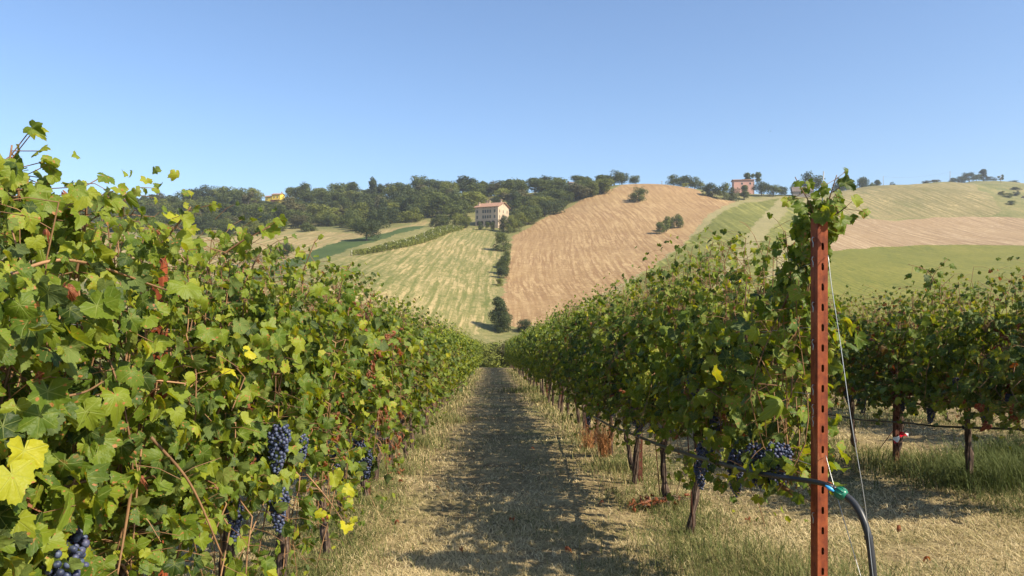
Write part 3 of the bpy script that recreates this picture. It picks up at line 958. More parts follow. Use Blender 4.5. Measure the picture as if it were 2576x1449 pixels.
GP = 'rusty steel trellis posts'
EP_Y = 3.73
end_post = post(XR, EP_Y, PM, 'large rusty slotted end post standing alone at the head of the right row', GP, [2.02, 1.92, 1.69, 1.50, 1.27, 1.17, 1.11, .62])
for i in range(12):
    y = 8.45+4.75*i
    post(XR, y, PM2, 'rusty post beside the third trunk of the right row' if i == 0 else ('rusty post within the shaded row right of the path' if i < 3 else 'rusty post far down the row right of the path'), GP, xo=.03)
for i in range(13):
    y = 2.80+4.75*i
    post(XL, y, PM1 if i == 0 else PM2, ['rusty post half buried in bright leaves at the near left', 'rusty post behind the hanging blue grapes of the left row'][i] if i < 2 else 'rusty post hidden in the row left of the path', GP)
for i in range(4):
    post(X3, 8.32+4.75*i-(.06), PM3, 'dark rusty post beside the trunk tied with red and white tape' if i == 0 else 'rusty post in the row beyond the slotted end post', GP, xo=-.08)


def row_wire(X0, ya, yb, h, label, name='trellis_wire', r=.0014, mat='wire', xo=0, sag=.02):
    n = int((yb-ya)/1.2)+2; mb = MB(); pts_ = []
    for i in range(n):
        y = ya+(yb-ya)*i/(n-1); x = rowx(X0, y)+xo
        pts_.append((x, y, h1(x, y)+h-sag*abs(math.sin(math.pi*(y-ya)/4.75))))
    mb.tube(pts_, r, 5)
    o = mb.build(name, M[mat])
    return o


hn = {.88: 'lowest', 1.25: 'second lowest', 1.6: 'second highest', 1.93: 'highest'}
for X0, ya, yb, nm_ in ((XL, .2, 64, 'left row beside the path'), (XR, 3.76, 64, 'right row beside the path'), (X3, 6.0, 30, 'row behind the slotted post')):
    for h, w in hn.items():
        if X0 == X3: h = .82+(h-.88)*.62
        tag(row_wire(X0, ya, yb, h, ''), '%s trellis wire stretched along the %s' % (w, nm_), 'wire', 'trellis wires')

# black drip hose of the right row, ending in the green coupling
d0 = EP_Y-.10
hp = [px_at(px, py, row_d(px, XR, of)) for px, py, of in ((1470,1035,-.08),(1530,1068,-.12),(1590,1092,-.16),(1660,1120,-.2),(1725,1141,-.24),(1790,1160,-.27),(1850,1176,-.27),(1900,1189,-.24),(1950,1197,-.18),(1995,1204,-.1))]+[ px_at(2050,1212,3.72), px_at(2080,1220,3.62), px_at(2101,1232,3.60)]
hr = empty('drip_hose', px_at(2101,1232,3.6), 0, 'thick black hose slung past the slotted post and bending down into the grass', 'hose')
base = hr.location.copy()
mb = MB(); mb.tube([p_-base for p_ in spline(hp, 6)], .0135, 10); mb.build('hose_pipe', M['hose'], hr)
hp2 = [px_at(2122,1243,3.57), px_at(2145,1262,3.53), px_at(2165,1292,3.48), px_at(2181,1335,3.44), px_at(2190,1380,3.42), px_at(2197,1449,3.40), px_at(2203,1540,3.38), px_at(2206,1700,3.37), px_at(2207,1820,3.37)]
mb = MB(); mb.tube([p_-base for p_ in spline(hp2, 8)], .0165, 12); mb.build('hose_pipe', M['hose'], hr)
# coupling
a_, b_ = px_at(2092,1227,3.61)-base, px_at(2128,1248,3.56)-base
ax = (b_-a_)
mb = MB(); mb.tube([a_-ax*.15, a_+ax*.35], [.018, .019], 12); mb.build('hose_collar', M['black_plastic'], hr)
mb = MB(); mb.tube([a_+ax*t for t in (.3, .38, .6, .85, .97, 1.02)], [.0215, .027, .0295, .0285, .024, .019], 10)
cp = mb.build('coupling', M['green_plastic'], hr)
mb = MB()
side = ax.normalized().orthogonal(); bn = ax.normalized().cross(side)
for i in range(10):
    an = i*math.tau/10+.3
    rv = side*math.cos(an)+bn*math.sin(an)
    mb.tube([a_+ax*.38+rv*.026, a_+ax*.6+rv*.0295, a_+ax*.86+rv*.0275], .0027, 5)
mb.build('grip_rib', M['green_plastic'], cp)
mb = MB()
q0, q1 = px_at(2076,1221,3.585)-base, px_at(2098,1236,3.565)-base
mb.tube([q0, (q0*2+q1)/3, (q0+q1*2)/3, q1], [.003, .0085, .0095, .004], 8); mb.build('blue_clip', M['blue_plastic'], hr)
mb = MB(); q0, q1 = px_at(2080,1212,3.59)-base, px_at(2094,1217,3.58)-base
mb.tube([q0, (q0+q1)/2, q1], [.003, .006, .003], 6); mb.build('hose_clip', M['rust'], hr)
for p_, q_, r_ in ((px_at(1978,1201.5,row_d(1978,XR,-.125)), px_at(1984,1202.5,row_d(1984,XR,-.115)), .0165), (px_at(2184,1348,3.438), px_at(2186,1356,3.436), .0205), (px_at(1800,1163,row_d(1800,XR,-.27)), px_at(1806,1164.5,row_d(1806,XR,-.27)), .017)):
    mb = MB(); mb.tube([p_-base, q_-base], r_, 10); mb.build('hose_tie', M['black_plastic'], hr)

# drip line of the third row
dl = empty('drip_line', px_at(2576,1080,6.3), 0, 'thin black drip line crossing the trunks behind the slotted post', 'hose')
base = dl.location.copy()
pts_ = [px_at(px, py, row_d(px, X3, -.1)) for px, py in ((2800,1090),(2576,1080),(2450,1076),(2345,1071),(2270,1063),(2200,1059),(2150,1054),(2092,1044),(2020,1036),(1960,1030))]
mb = MB(); mb.tube([p_-base for p_ in spline(pts_, 6)], .0105, 8); mb.build('hose_pipe', M['hose'], dl)
for px, py in ((2568,1079.5), (2424,1075), (2270,1063), (2352,1071)):
    d = row_d(px, X3, -.1)
    mb = MB(); mb.tube([px_at(px-3, py, d)-base, px_at(px+3, py+.3, d)-base], .017, 8); mb.build('dripper', M['black_plastic'], dl)

# guy wires of the end post
g1 = [px_at(2081,643,3.725), px_at(2084,650,3.70), px_at(2092,720,3.66), px_at(2112,850,3.6), px_at(2140,1050,3.5), px_at(2172,1240,3.44), px_at(2184,1340,3.42), px_at(2196,1449,3.36), px_at(2225,1700,3.25)]
mb = MB(); b0 = g1[-1].copy(); mb.tube([p_-b0 for p_ in spline(g1, 4)], .0019, 6)
o = mb.build('guy_wire', M['wire']); o.location = b0
tag(o, 'bright guy wire running from the high slot of the end post down to the hose', 'wire', 'guy wires of the end post')
g2 = [px_at(2077,1148,3.725), px_at(2079,1152,3.70), px_at(2100,1230,3.62), px_at(2165,1449,3.4), px_at(2240,1700,3.2)]
mb = MB(); b0 = g2[-1].copy(); mb.tube([p_-b0 for p_ in spline(g2, 4)], .0016, 6)
o = mb.build('guy_wire', M['wire']); o.location = b0
tag(o, 'slack guy wire tied into a low slot of the end post above the coupling', 'wire', 'guy wires of the end post')
# thin rod on top of the end post
p0 = px_at(2060,640,3.85); p1 = px_at(2072,431,3.85)
mb = MB(); mb.tube([(0,0,0), (p1-p0)*.5+Vector((.004,0,0)), p1-p0], .0028, 6)
o = mb.build('metal_rod', M['wire']); o.location = p0
tag(o, 'thin dark rod sticking up through the leaves above the slotted post', 'rod')
# thin stakes beside the trunks
for px, py, pt, d, lb in ((1745,1350,1080,5.95,'thin rusty stake leaning on the first twisted trunk of the right row'), (1660,1245,1060,7.1,'thin stake beside the second twisted trunk of the right row'),
                          (2212,1130,1060,8.6,'thin dark rod leaning towards the trunk tied with tape')):
    a_ = px_at(px, py, d); b_ = px_at(px-16 if px < 2000 else px+52, pt, d)
    mb = MB(); mb.tube([(0,0,0), b_-a_], .005, 6)
    o = mb.build('stake', M['rust_shaded']); o.location = a_; tag(o, lb, 'stake', 'thin stakes in the rows')


def tape(loc, label, s=1.0):
    e = empty('barrier_tape', loc, .2, label, 'tape', 'red and white tape tied on trunks')
    t = NT('tape_mat'); tc = t.n('TexCoord').outputs['Object']
    sp = t.n('SeparateXYZ'); t.set(sp.inputs[0], tc)
    f = t.math('FRACT', t.math('MULTIPLY', t.math('ADD', sp.outputs[0], sp.outputs[2]), 5.0))
    c = t.mix(t.step(f, .48, .52), (.75, .75, .75), (.55, .01, .03))
    mt = t.done(t.principled(c, .35, spec=.4))
    mb = MB()
    V_ = []; n = 9
    for i in range(n):
        a = i/(n-1); V_ += [(-.16*a*s, -.03+.02*math.sin(a*6), -.10*a*s-.02*s), (-.16*a*s-.01, -.03+.02*math.sin(a*6+1), -.10*a*s+(.02+.04*a)*s)]
    mb.add(V_, [(2*i, 2*i+2, 2*i+3, 2*i+1) for i in range(n-1)], True)
    mb.build('loose_end', mt, e)
    mb = MB(); ring = [(.055*math.cos(t_), .055*math.sin(t_), .01*math.sin(2*t_)) for t_ in np.linspace(0, math.tau, 13)]
    V_ = []
    for q in ring: V_ += [(q[0], q[1], q[2]-.018), (q[0]*1.03, q[1]*1.03, q[2]+.018)]
    mb.add(V_, [(2*i, 2*i+2, 2*i+3, 2*i+1) for i in range(12)], True)
    mb.build('knot_band', mt, e)


tape(TV[3].location+Vector((0, -.02, .38)), 'red and white tape tied round the trunk behind the slotted post', .85)
tape(FVv[4].location+Vector((0, -.02, .62)), 'red and white ribbon on a trunk of the farthest row', 1.0)


# ------------------------------------------------------------------ single leaves and canes placed to match
def loose_shoot(parent, P0, P1, P2, seed, n=9, size=.07, dens=1.0, rbias=.45, name='shoot', thick=.0045, dryp=0.0, leafless=False):
    rg = np.random.default_rng(seed)
    base = parent.location
    Minv = (Matrix.Translation(parent.location) @ Matrix.Rotation(parent.rotation_euler.z, 4, 'Z') @ Matrix.Diagonal((*parent.scale, 1))).inverted()
    pl = [Minv @ p_ for p_ in spline([P0, P1, P2], 8)]
    mb = MB(); mb.tube(pl, list(np.linspace(thick, thick*.5, len(pl))), 6)
    if leafless:
        mb.build('cane', M['cane'], parent); return
    pos = []; nr = []; tp = []; sz = []; rd = []; dr = []
    for i in range(n):
        f = (i+.5)/n; q = pl[int(f*(len(pl)-1))]
        s = 1 if i % 2 else -1
        off = Vector((s*rg.uniform(.02, .09), rg.normal(0, .05), rg.normal(0, .035)))
        pos.append(q+off); mb.tube([q, q+off], .0016, 3, False)
        nr.append([rg.normal(.1, .5), -.7+rg.normal(0, .35), rg.uniform(.0, .7)])
        tp.append([s*.5+rg.normal(0, .3), rg.normal(0, .3), -.8+rg.normal(0, .4)])
        sz.append(size*rg.uniform(.7, 1.15)*(1.1-.5*f)); rd.append(np.clip(rg.normal(rbias, .15), 0, .97)); dr.append(float(rg.random() < dryp))
    mb.build('cane', M['cane'], parent)
    link('cane_leaves', leaves_mesh('cane_leaves', np.array(pos, float), np.array(nr), np.array(tp), np.array(sz), np.array(rd), np.array(dr), True, M['vine_leaf'], rg), parent)


v0 = RVn[0]
loose_shoot(v0, px_at(2030,760,3.95), px_at(2050,560,3.9), px_at(2000,445,3.9), 1, 26, .066, rbias=.35)
loose_shoot(v0, px_at(2040,600,3.9), px_at(2075,530,3.85), px_at(2105,440,3.8), 2, 26, .062, rbias=.4)
loose_shoot(v0, px_at(2050,560,3.85), px_at(2100,540,3.75), px_at(2130,520,3.7), 3, 15, .065, rbias=.4)
loose_shoot(v0, px_at(1960,800,4.2), px_at(2010,680,4.1), px_at(2045,600,4.0), 4, 34, .066, rbias=.3)
loose_shoot(v0, px_at(1995,860,4.05), px_at(2035,700,4.0), px_at(2040,570,3.95), 31, 34, .064, rbias=.25)
loose_shoot(v0, px_at(2000,780,4.2), px_at(1985,660,4.1), px_at(1975,580,4.1), 32, 22, .06, rbias=.35)
loose_shoot(v0, px_at(1990,1000,4.0), px_at(2000,860,4.05), px_at(2025,740,4.05), 5, 18, .066, rbias=.55)
loose_shoot(v0, px_at(1960,1160,4.1), px_at(2010,1190,4.0), px_at(2045,1200,3.9), 6, 8, .055, rbias=.7)
loose_shoot(v0, px_at(1870,1190,4.8), px_at(1930,1225,4.5), px_at(1960,1245,4.3), 7, 6, .05, rbias=.7)
loose_shoot(v0, px_at(1750,1130,5.8), px_at(1720,1180,5.7), px_at(1700,1250,5.6), 8, 9, .07, rbias=.45)
loose_shoot(v0, px_at(2035,1210,3.85), px_at(2045,1250,3.8), px_at(2042,1300,3.8), 9, 4, .05, rbias=.5)
l2, l3, l4, l1 = LV[2], LV[3], LV[4], LV[1]
loose_shoot(l1, px_at(20,620,1.95), px_at(15,480,1.95), px_at(30,365,1.95), 10, 30, .052, rbias=.55)
loose_shoot(l1, px_at(60,640,2.0), px_at(50,520,1.98), px_at(40,410,1.95), 33, 28, .052, rbias=.5)
loose_shoot(l1, px_at(120,640,2.05), px_at(110,540,2.0), px_at(95,455,2.0), 34, 24, .05, rbias=.6)
loose_shoot(l1, px_at(190,700,2.0), px_at(215,560,2.0), px_at(215,455,2.0), 11, 22, .05, rbias=.7)
loose_shoot(l1, px_at(20,500,1.95), px_at(75,520,1.96), px_at(150,545,1.98), 35, 9, .05, dryp=.95)
loose_shoot(l2, px_at(60,1330,1.9), px_at(110,1380,1.95), px_at(150,1440,2.0), 36, 16, .055, dryp=.95)
loose_shoot(l4, px_at(790,1080,4.1), px_at(800,1200,4.1), px_at(800,1330,4.15), 37, 26, .045, dryp=.9)
loose_shoot(l4, px_at(830,1000,4.3), px_at(820,1080,4.3), px_at(830,1180,4.3), 38, 22, .045, dryp=.9)
loose_shoot(l2, px_at(400,620,2.6), px_at(450,560,2.6), px_at(480,520,2.6), 12, 6, .055, rbias=.8)
loose_shoot(l3, px_at(560,640,3.1), px_at(620,600,3.1), px_at(680,570,3.1), 13, 7, .055, rbias=.5)
loose_shoot(l4, px_at(760,740,3.9), px_at(765,680,3.9), px_at(795,600,3.9), 14, 10, .06, rbias=.6)
loose_shoot(l4, px_at(850,760,4.3), px_at(860,710,4.3), px_at(885,660,4.3), 15, 7, .05, rbias=.5)
loose_shoot(l4, px_at(760,1180,3.85), px_at(820,1250,3.8), px_at(868,1318,3.75), 16, 6, .065, rbias=.9)
loose_shoot(l1, px_at(0,700,1.6), px_at(180,655,1.75), px_at(420,730,2.1), 17, thick=.005, leafless=True)
loose_shoot(l2, px_at(330,1230,2.1), px_at(315,1330,2.1), px_at(295,1449,2.05), 18, thick=.005, leafless=True)
loose_shoot(l2, px_at(380,1100,2.2), px_at(480,1220,2.3), px_at(560,1400,2.4), 19, thick=.005, leafless=True)
loose_shoot(l1, px_at(60,1010,1.65), px_at(200,990,1.8), px_at(260,960,1.9), 20, thick=.004, leafless=True)
loose_shoot(v0, px_at(1540,825,10), px_at(1600,830,8), px_at(1660,820,7), 21, thick=.006, leafless=True)
t3 = TV[1]
loose_shoot(t3, px_at(2340,730,7.4), px_at(2350,690,7.4), px_at(2385,650,7.4), 22, 11, .06, rbias=.3)
loose_shoot(t3, px_at(2360,720,7.4), px_at(2330,680,7.4), px_at(2285,665,7.4), 23, 7, .055, rbias=.3)
# broad leaves close to the camera in the left row
rg = np.random.default_rng(5)
BIG = [(255,840,1.92,.082,.55),(150,740,1.8,.078,.5),(75,720,1.75,.075,.65),(465,735,2.2,.075,.6),(60,1150,1.55,.080,.975),(30,1210,1.5,.08,.955),(120,1000,1.7,.085,.35),
       (215,1050,1.85,.08,.6),(290,1010,1.95,.08,.65),(380,650,2.3,.06,.5),(215,500,1.95,.075,.85),(190,640,1.9,.06,.6),(60,560,1.8,.06,.8),(120,520,1.9,.065,.5),
       (100,1060,1.6,.07,.3),(250,1120,2.0,.075,.5),(320,1230,2.1,.06,.35),(140,1290,1.8,.07,.4),(430,1010,2.3,.075,.6),(520,850,2.5,.065,.5),(610,1070,2.9,.07,.85),
       (620,900,2.9,.06,.99),(870,1338,3.75,.06,.99),(735,880,3.6,.07,.45),(460,1340,2.3,.07,.4),(560,1240,2.7,.065,.45),(30,440,1.85,.06,.6),(330,950,2.0,.065,.4),(680,1180,3.3,.06,.85),(40,1040,1.6,.06,.75)]
for kk, lo_, hi_ in ((1, 0, 2.05), (2, 2.05, 2.6), (4, 2.6, 9)):
    B = [b for b in BIG if lo_ <= b[2] < hi_]
    par = LV[kk]
    Minv = (Matrix.Translation(par.location) @ Matrix.Rotation(par.rotation_euler.z, 4, 'Z')).inverted()
    pos = np.array([tuple(Minv @ px_at(b[0], b[1]-15, b[2])) for b in B])
    n = len(B)
    link('broad_leaves', leaves_mesh('broad_leaves', pos, np.stack([rg.normal(.7, .25, n), rg.normal(-.65, .25, n), rg.normal(.45, .2, n)], -1),
         np.stack([rg.normal(0, .4, n), rg.normal(0, .3, n), np.full(n, -1.0)], -1), np.array([b[3] for b in B])*.72, np.array([b[4] for b in B]), np.zeros(n), True, M['vine_leaf'], rg), par)


# ------------------------------------------------------------------ grass
def blades(name, X, Y, L, wd, tilt, col, label, mat, seed, bend=.5):
    rg = np.random.default_rng(seed)
    n = len(X); Z = H(X, Y)-.004
    az = rg.uniform(0, 6.283, n)
    d = np.stack([np.cos(az), np.sin(az), np.zeros(n)], -1); sd = np.stack([-np.sin(az), np.cos(az), np.zeros(n)], -1)
    up = np.array([0, 0, 1.0])
    b = np.stack([X, Y, Z], -1)
    ct, st_ = np.cos(tilt)[:, None], np.sin(tilt)[:, None]
    m1 = b + (d*ct + up*st_)*(L*.5)[:, None]
    t2 = tilt-bend*rg.uniform(.3, 1.2, n)
    tp = m1 + (d*np.cos(t2)[:, None] + up*np.sin(t2)[:, None])*(L*.5)[:, None]
    tp[:, 2] = np.maximum(tp[:, 2], Z+.003)
    hw = (wd*.5)[:, None]
    V = np.stack([b-sd*hw, b+sd*hw, m1-sd*hw*.8, m1+sd*hw*.8, tp], 1).reshape(-1, 3)
    base_i = (np.arange(n)*5)[:, None, None]
    Fc = (np.array([[0, 1, 3], [0, 3, 2], [2, 3, 4]])[None]+base_i).reshape(-1, 3)
    me = np_mesh(name, V, Fc, mat, {'rnd': np.repeat(col, 5)})
    return tag(link(name, me), label, 'grass', kind='stuff')


def grass_mat(name, stops):
    t = NT(name); c = t.ramp(t.attr('rnd'), stops)
    tr = t.n('BsdfTranslucent'); t.set(tr.inputs[0], c)
    return t.done(t.mixsh(.25, t.principled(c, .7, spec=.2), tr.outputs[0]))


M['grass'] = grass_mat('grass_blades', [(0.0, (.070,.095,.022)), (.3, (.15,.165,.05)), (.5, (.29,.245,.10)), (.8, (.54,.42,.215)), (1.0, (.70,.57,.32))])


def fbm(x, y, s, seed=0):
    out = 0
    for k, (f, a) in enumerate(((1, .5), (2.1, .3), (4.3, .2))):
        out = out + a*np.sin(x*s*f*1.7+seed+3*np.sin(y*s*f*.9+k+seed))*np.cos(y*s*f*1.3+seed*2+2*np.sin(x*s*f*.8+k))
    return out


rg = np.random.default_rng(11)
N = 460000
iy = rg.uniform(1/58.0, 1/3.7, N); Y = 1/iy
u = rg.uniform(-.62, .78, N); X = u*Y*1.0
bare = (fbm(X, Y, 1.3, 9) > .28) & (rg.random(N) < .75)
keep = ~bare & (X > -4.5) & (X < 13) & ((X-rowx(XL, Y) > -1.6) | (rg.random(N) < .3))
X, Y = X[keep], Y[keep]
n = len(X)
drow = np.minimum(np.minimum(abs(X-rowx(XL, Y)), abs(X-rowx(XR, Y))), np.minimum(abs(X-rowx(X3, Y)), abs(X-rowx(X4, Y))))
gr = np.clip(.62-drow*1.15, -.25, .5) + .35*fbm(X, Y, 1.1, 1) + .22*fbm(X, Y, 4, 2)
green = 1/(1+np.exp(-(gr-.24)*7))
isg = rg.random(n) < green*.75
col = np.where(isg, rg.uniform(0, .42, n), rg.uniform(.48, 1.0, n))
col = np.clip(col+np.where(isg, .12, .22)*fbm(X, Y, .9, 5)+.1*fbm(X, Y, 5, 8), 0, 1)
L = np.where(isg, rg.uniform(.03, .08, n), rg.uniform(.03, .095, n))*(1+.35*(drow < .4))
wd = np.clip(Y*.00070, .0030, .03)*rg.uniform(.7, 1.5, n)
tilt = np.where(isg, rg.uniform(.5, 1.4, n), rg.uniform(.02, .7, n))
L = L*np.clip(1+(Y-12)*.02, 1, 1.8)
blades('grass', X, Y, L, wd, tilt, col, 'short dry mown grass and straw covering the vineyard floor', M['grass'], 12)

# taller green grass and tufts along the rows
TX = []; TY = []; TL = []; TC = []
def tuft(px, py, rad, cnt, hgt, cmin=0., cmax=.3, d=None):
    v = (py-724.5)/F; u_ = (px-1288)/F
    dd = d or (CAMZ/(v-.084) if v > .09 else 40)
    if d is None and u_ > .45: dd *= .9
    x0, y0 = u_*dd, dd
    a = rg.normal(0, rad, (cnt, 2)); TX.extend(x0+a[:, 0]); TY.extend(y0+a[:, 1]*.8)
    TL.extend(rg.uniform(.5, 1.2, cnt)*hgt); TC.extend(rg.uniform(cmin, cmax, cnt))
for a in [(1700,1440,.35,420,.17,.0,.6),(1800,1420,.30,420,.20,.0,.6),(1900,1440,.3,380,.2,0,.6),(1560,1180,.3,350,.2,0,.6),(1500,1060,.5,600,.25,.1,.7),
          (1650,1270,.25,350,.2,0,.6),(1420,1010,.5,900,.28,.05,.45),(1350,985,.6,800,.3,.1,.5),(1760,1390,.22,300,.18,0,.5),
          (1030,1120,.25,900,.22,.1,.5),(1080,1060,.4,900,.26,.15,.55),(980,1190,.2,500,.15,.1,.45),(930,1270,.2,500,.12,.2,.6),
          (2000,1449,.3,350,.18,0,.6),(2290,1190,.28,800,.26,.0,.45),(2190,1165,.35,420,.2,0,.5),(2380,1200,.3,350,.2,0,.5),
          (2500,1230,.34,2600,.34,0,.2),(2580,1180,.35,1600,.34,0,.2),(2450,1200,.3,900,.28,0,.25),(2150,1080,.6,500,.22,.1,.6),(2050,1060,.6,600,.24,.05,.55),
          (760,1449,.25,600,.12,.05,.5),(850,1400,.3,600,.10,.1,.55),(2120,1500,.2,260,.34,.1,.4),(2250,1500,.15,200,.36,.05,.4),(1700,1350,.15,300,.12,0,.4)]:
    tuft(*a)
for k in range(26):
    yy = 9+1.9*k
    for X0 in (XL, XR):
        x = rowx(X0, yy)+(.25 if X0 < 0 else -.25); c_ = 150
        a = rg.normal(0, .3, (c_, 2)); TX.extend(x+a[:, 0]*.6); TY.extend(yy+a[:, 1]*2); TL.extend(rg.uniform(.06, .22, c_)); TC.extend(rg.uniform(.02, .85, c_))
X, Y, L, col = map(np.array, (TX, TY, TL, TC))
n = len(X)
o = blades('tall_grass', X, Y, L, np.clip(Y*.0008, .0035, .02)*rg.uniform(.7, 1.3, n), rg.uniform(.75, 1.5, n), col, 'taller green grass in clumps along the feet of the vine rows', M['grass'], 13, bend=.9)

rg = np.random.default_rng(33)
for k, (px, py, lb) in enumerate(((1340,1128,'red'),(1515,1268,'brown'),(1290,1318,'rust-red'),(1100,1240,'pale brown'),(1425,1395,'orange'),(2260,1330,'brown'),(2330,1400,'dark brown'),(1000,1330,'orange'),(1880,1330,'brown'),(1160,1400,'brown'))):
    v = (py-724.5)/F; d = CAMZ/(v-.084)*(.93 if px > 1900 else 1); x = (px-1288)/F*d
    me = leaves_mesh('fallen_leaf', np.zeros((1, 3)), np.array([[rg.normal(0, .3), rg.normal(0, .3), 1.]]), np.array([[rg.normal(), rg.normal(), .1]]), np.array([.058]), np.array([.8]), np.ones(1), True, M['vine_leaf'], rg)
    o = link('fallen_leaf', me); o.location = (x, d, h1(x, d)+.045)
    tag(o, lb+' curled vine leaf lying on '+('the path' if px < 1600 else 'grass by the right row' if px < 2000 else 'grass right of the slotted post'), 'leaf', 'fallen vine leaves')
p0 = px_at(1655, 1275, 7.0); p0.z = h1(p0.x, p0.y)+.02
e = empty('fallen_branch', p0, .4, 'pruned branch with dead red-brown leaves lying under the right row', 'branch')
mb = MB()
for k in range(7):
    a = Vector((rg.uniform(-.3, .1), rg.normal(0, .05), rg.uniform(0, .04))); mb.tube([a, a+Vector((.16, rg.normal(0, .04), .05)), a+Vector((.34, rg.normal(0, .06), rg.uniform(0, .08)))], [.006, .005, .003], 5)
mb.build('branch_wood', M['bark'], e)
n = 26
link('dead_leaves', leaves_mesh('dead_leaves', np.stack([rg.uniform(-.32, .3, n), rg.normal(0, .07, n), rg.uniform(.02, .1, n)], -1), rg.normal(0, .6, (n, 3))+[0, -.3, .7], rg.normal(0, 1, (n, 3)), np.full(n, .06), rg.random(n), np.ones(n), True, M['vine_leaf'], rg), e)

# brown dry weed beside the right row
def weed(px, py, d, label, mt, hgt=.45, n=130):
    p0 = px_at(px, py, d); p0.z = h1(p0.x, p0.y)
    e = empty('dry_weed', p0, 0, label, 'weed', 'withered brown weeds')
    mb = MB(); r_ = random.Random(int(px))
    sd = MB()
    for i in range(n):
        a = r_.uniform(0, 6.28); s_ = r_.uniform(.02, .2); h_ = hgt*r_.uniform(.5, 1.05)
        b = Vector((r_.gauss(0, .04), r_.gauss(0, .05), 0)); t_ = b+Vector((math.cos(a)*s_, math.sin(a)*s_, h_))
        mb.tube([b, (b+t_)/2+Vector((0, 0, .03)), t_], [.0028, .002, .001], 3, False)
        for k_ in range(5):
            f = r_.uniform(.35, 1); q = b.lerp(t_, f)
            w = Vector((r_.gauss(0, .016), r_.gauss(0, .016), r_.uniform(0, .03)))
            sd.add([q, q+w, q+w*.6+Vector((.006, .003, .004))], [(0, 1, 2)])
    mb.add(sd.v, sd.f); mb.build('stems', mt, e)


M['weed'] = simple('dry_weed', (.33, .15, .055), .9, .35, 20)
weed(1520, 1135, 10.4, 'withered reddish-brown weed standing by the right row', M['weed'], .5, 170)
weed(1480, 1120, 11.4, 'thin brown weed just behind the reddish-brown one', M['weed'], .35, 80)


# ------------------------------------------------------------------ trees
def crown_mesh(seed, mat, nf=2600, shape='round', fs=.030):
    rg = np.random.default_rng(seed)
    nl = {'round': 22, 'tall': 20, 'bush': 20, 'loose': 12, 'cypress': 9, 'poplar': 10}[shape]
    C_ = []; Rr = []
    for i in range(nl):
        if shape == 'round':
            a = rg.uniform(0, 6.28); z = rg.uniform(.20, .84); rr = .35*math.sqrt(max(.05, 1-((z-.5)/.46)**2))*rg.uniform(.25, 1.0); r = rg.uniform(.12, .20)
        elif shape == 'tall':
            a = rg.uniform(0, 6.28); z = rg.uniform(.22, .88); rr = .23*(1.05-z)*rg.uniform(.3, 1.3); r = rg.uniform(.09, .15)
        elif shape == 'bush':
            a = rg.uniform(0, 6.28); z = rg.uniform(.12, .80); rr = .38*math.sqrt(max(.05, 1-((z-.35)/.6)**2))*rg.uniform(.3, 1.0); r = rg.uniform(.12, .20)
        elif shape == 'loose':
            a = rg.uniform(0, 6.28); z = rg.uniform(.38, .9); rr = .34*rg.uniform(.3, 1.0); r = rg.uniform(.07, .13)
        elif shape == 'poplar':
            a = rg.uniform(0, 6.28); z = rg.uniform(.2, .9); rr = .10*rg.uniform(.3, 1.0); r = rg.uniform(.06, .11)
        else:
            a = rg.uniform(0, 6.28); z = .1+.8*i/nl; rr = .015; r = .10*(1-.75*z)+.012
        C_.append((math.cos(a)*rr, math.sin(a)*rr, z)); Rr.append(r)
    C_ = np.array(C_); Rr = np.array(Rr)
    tint = rg.uniform(0, 1, nl)
    pk = rg.choice(nl, nf, p=Rr**2/(Rr**2).sum())
    dv = rg.normal(0, 1, (nf, 3)); dv[:, 2] += .25; dv /= np.linalg.norm(dv, axis=1, keepdims=True)
    # uneven lobes: wobble the radius with direction
    wob = 1+.22*np.sin(dv[:, 0]*5+pk)*np.cos(dv[:, 2]*6+pk*2)+.1*rg.standard_normal(nf)
    p = C_[pk]+dv*(Rr[pk]*wob*rg.uniform(.72, 1.06, nf))[:, None]
    nn = dv+rg.normal(0, .45, (nf, 3)); nn /= np.linalg.norm(nn, axis=1, keepdims=True)
    t1 = np.cross(nn, rg.normal(0, 1, (nf, 3))); t1 /= np.linalg.norm(t1, axis=1, keepdims=True); t2 = np.cross(nn, t1)
    s = (fs*rg.uniform(.55, 1.35, nf))[:, None]
    V = np.stack([p-t1*s, p-t2*s*.55, p+t1*s, p+t2*s*.6], 1).reshape(-1, 3)
    Fc = (np.array([[0, 1, 2], [0, 2, 3]])[None]+(np.arange(nf)*4)[:, None, None]).reshape(-1, 3)
    rn = np.clip(.55*tint[pk]+.45*rg.random(nf), 0, 1)
    return np_mesh('crown', V, Fc, mat, {'rnd': np.repeat(rn, 4)})


def tree_trunk(seed, shape):
    rg = np.random.default_rng(seed); mb = MB()
    top = .62 if shape != 'bush' else .45
    r0 = .024 if shape != 'bush' else .014
    mb.tube([(0, 0, -.06), (.008, .004, .1), (-.01, .006, .3), (.01, 0, top)], [r0*1.3, r0, r0*.8, r0*.3], 7)
    for i in range(5):
        a = rg.uniform(0, 6.28); z = rg.uniform(.18, .42); l = rg.uniform(.15, .27)
        mb.tube([(0, 0, z), (math.cos(a)*l*.5, math.sin(a)*l*.5, z+.10), (math.cos(a)*l, math.sin(a)*l, z+.26)], [r0*.5, r0*.35, r0*.12], 5, False)
    return mb.mesh('trunk', M['tree_bark'])


PROTO = {}
def proto(shape, mat, i, nf=2600, fs=.030):
    k = (shape, mat, i, nf)
    if k not in PROTO: PROTO[k] = (crown_mesh(hash((shape, mat, i)) % 9999 if False else sum(map(ord, shape+mat))*7+i, M[mat], nf, shape, fs), tree_trunk(i+60, shape))
    return PROTO[k]


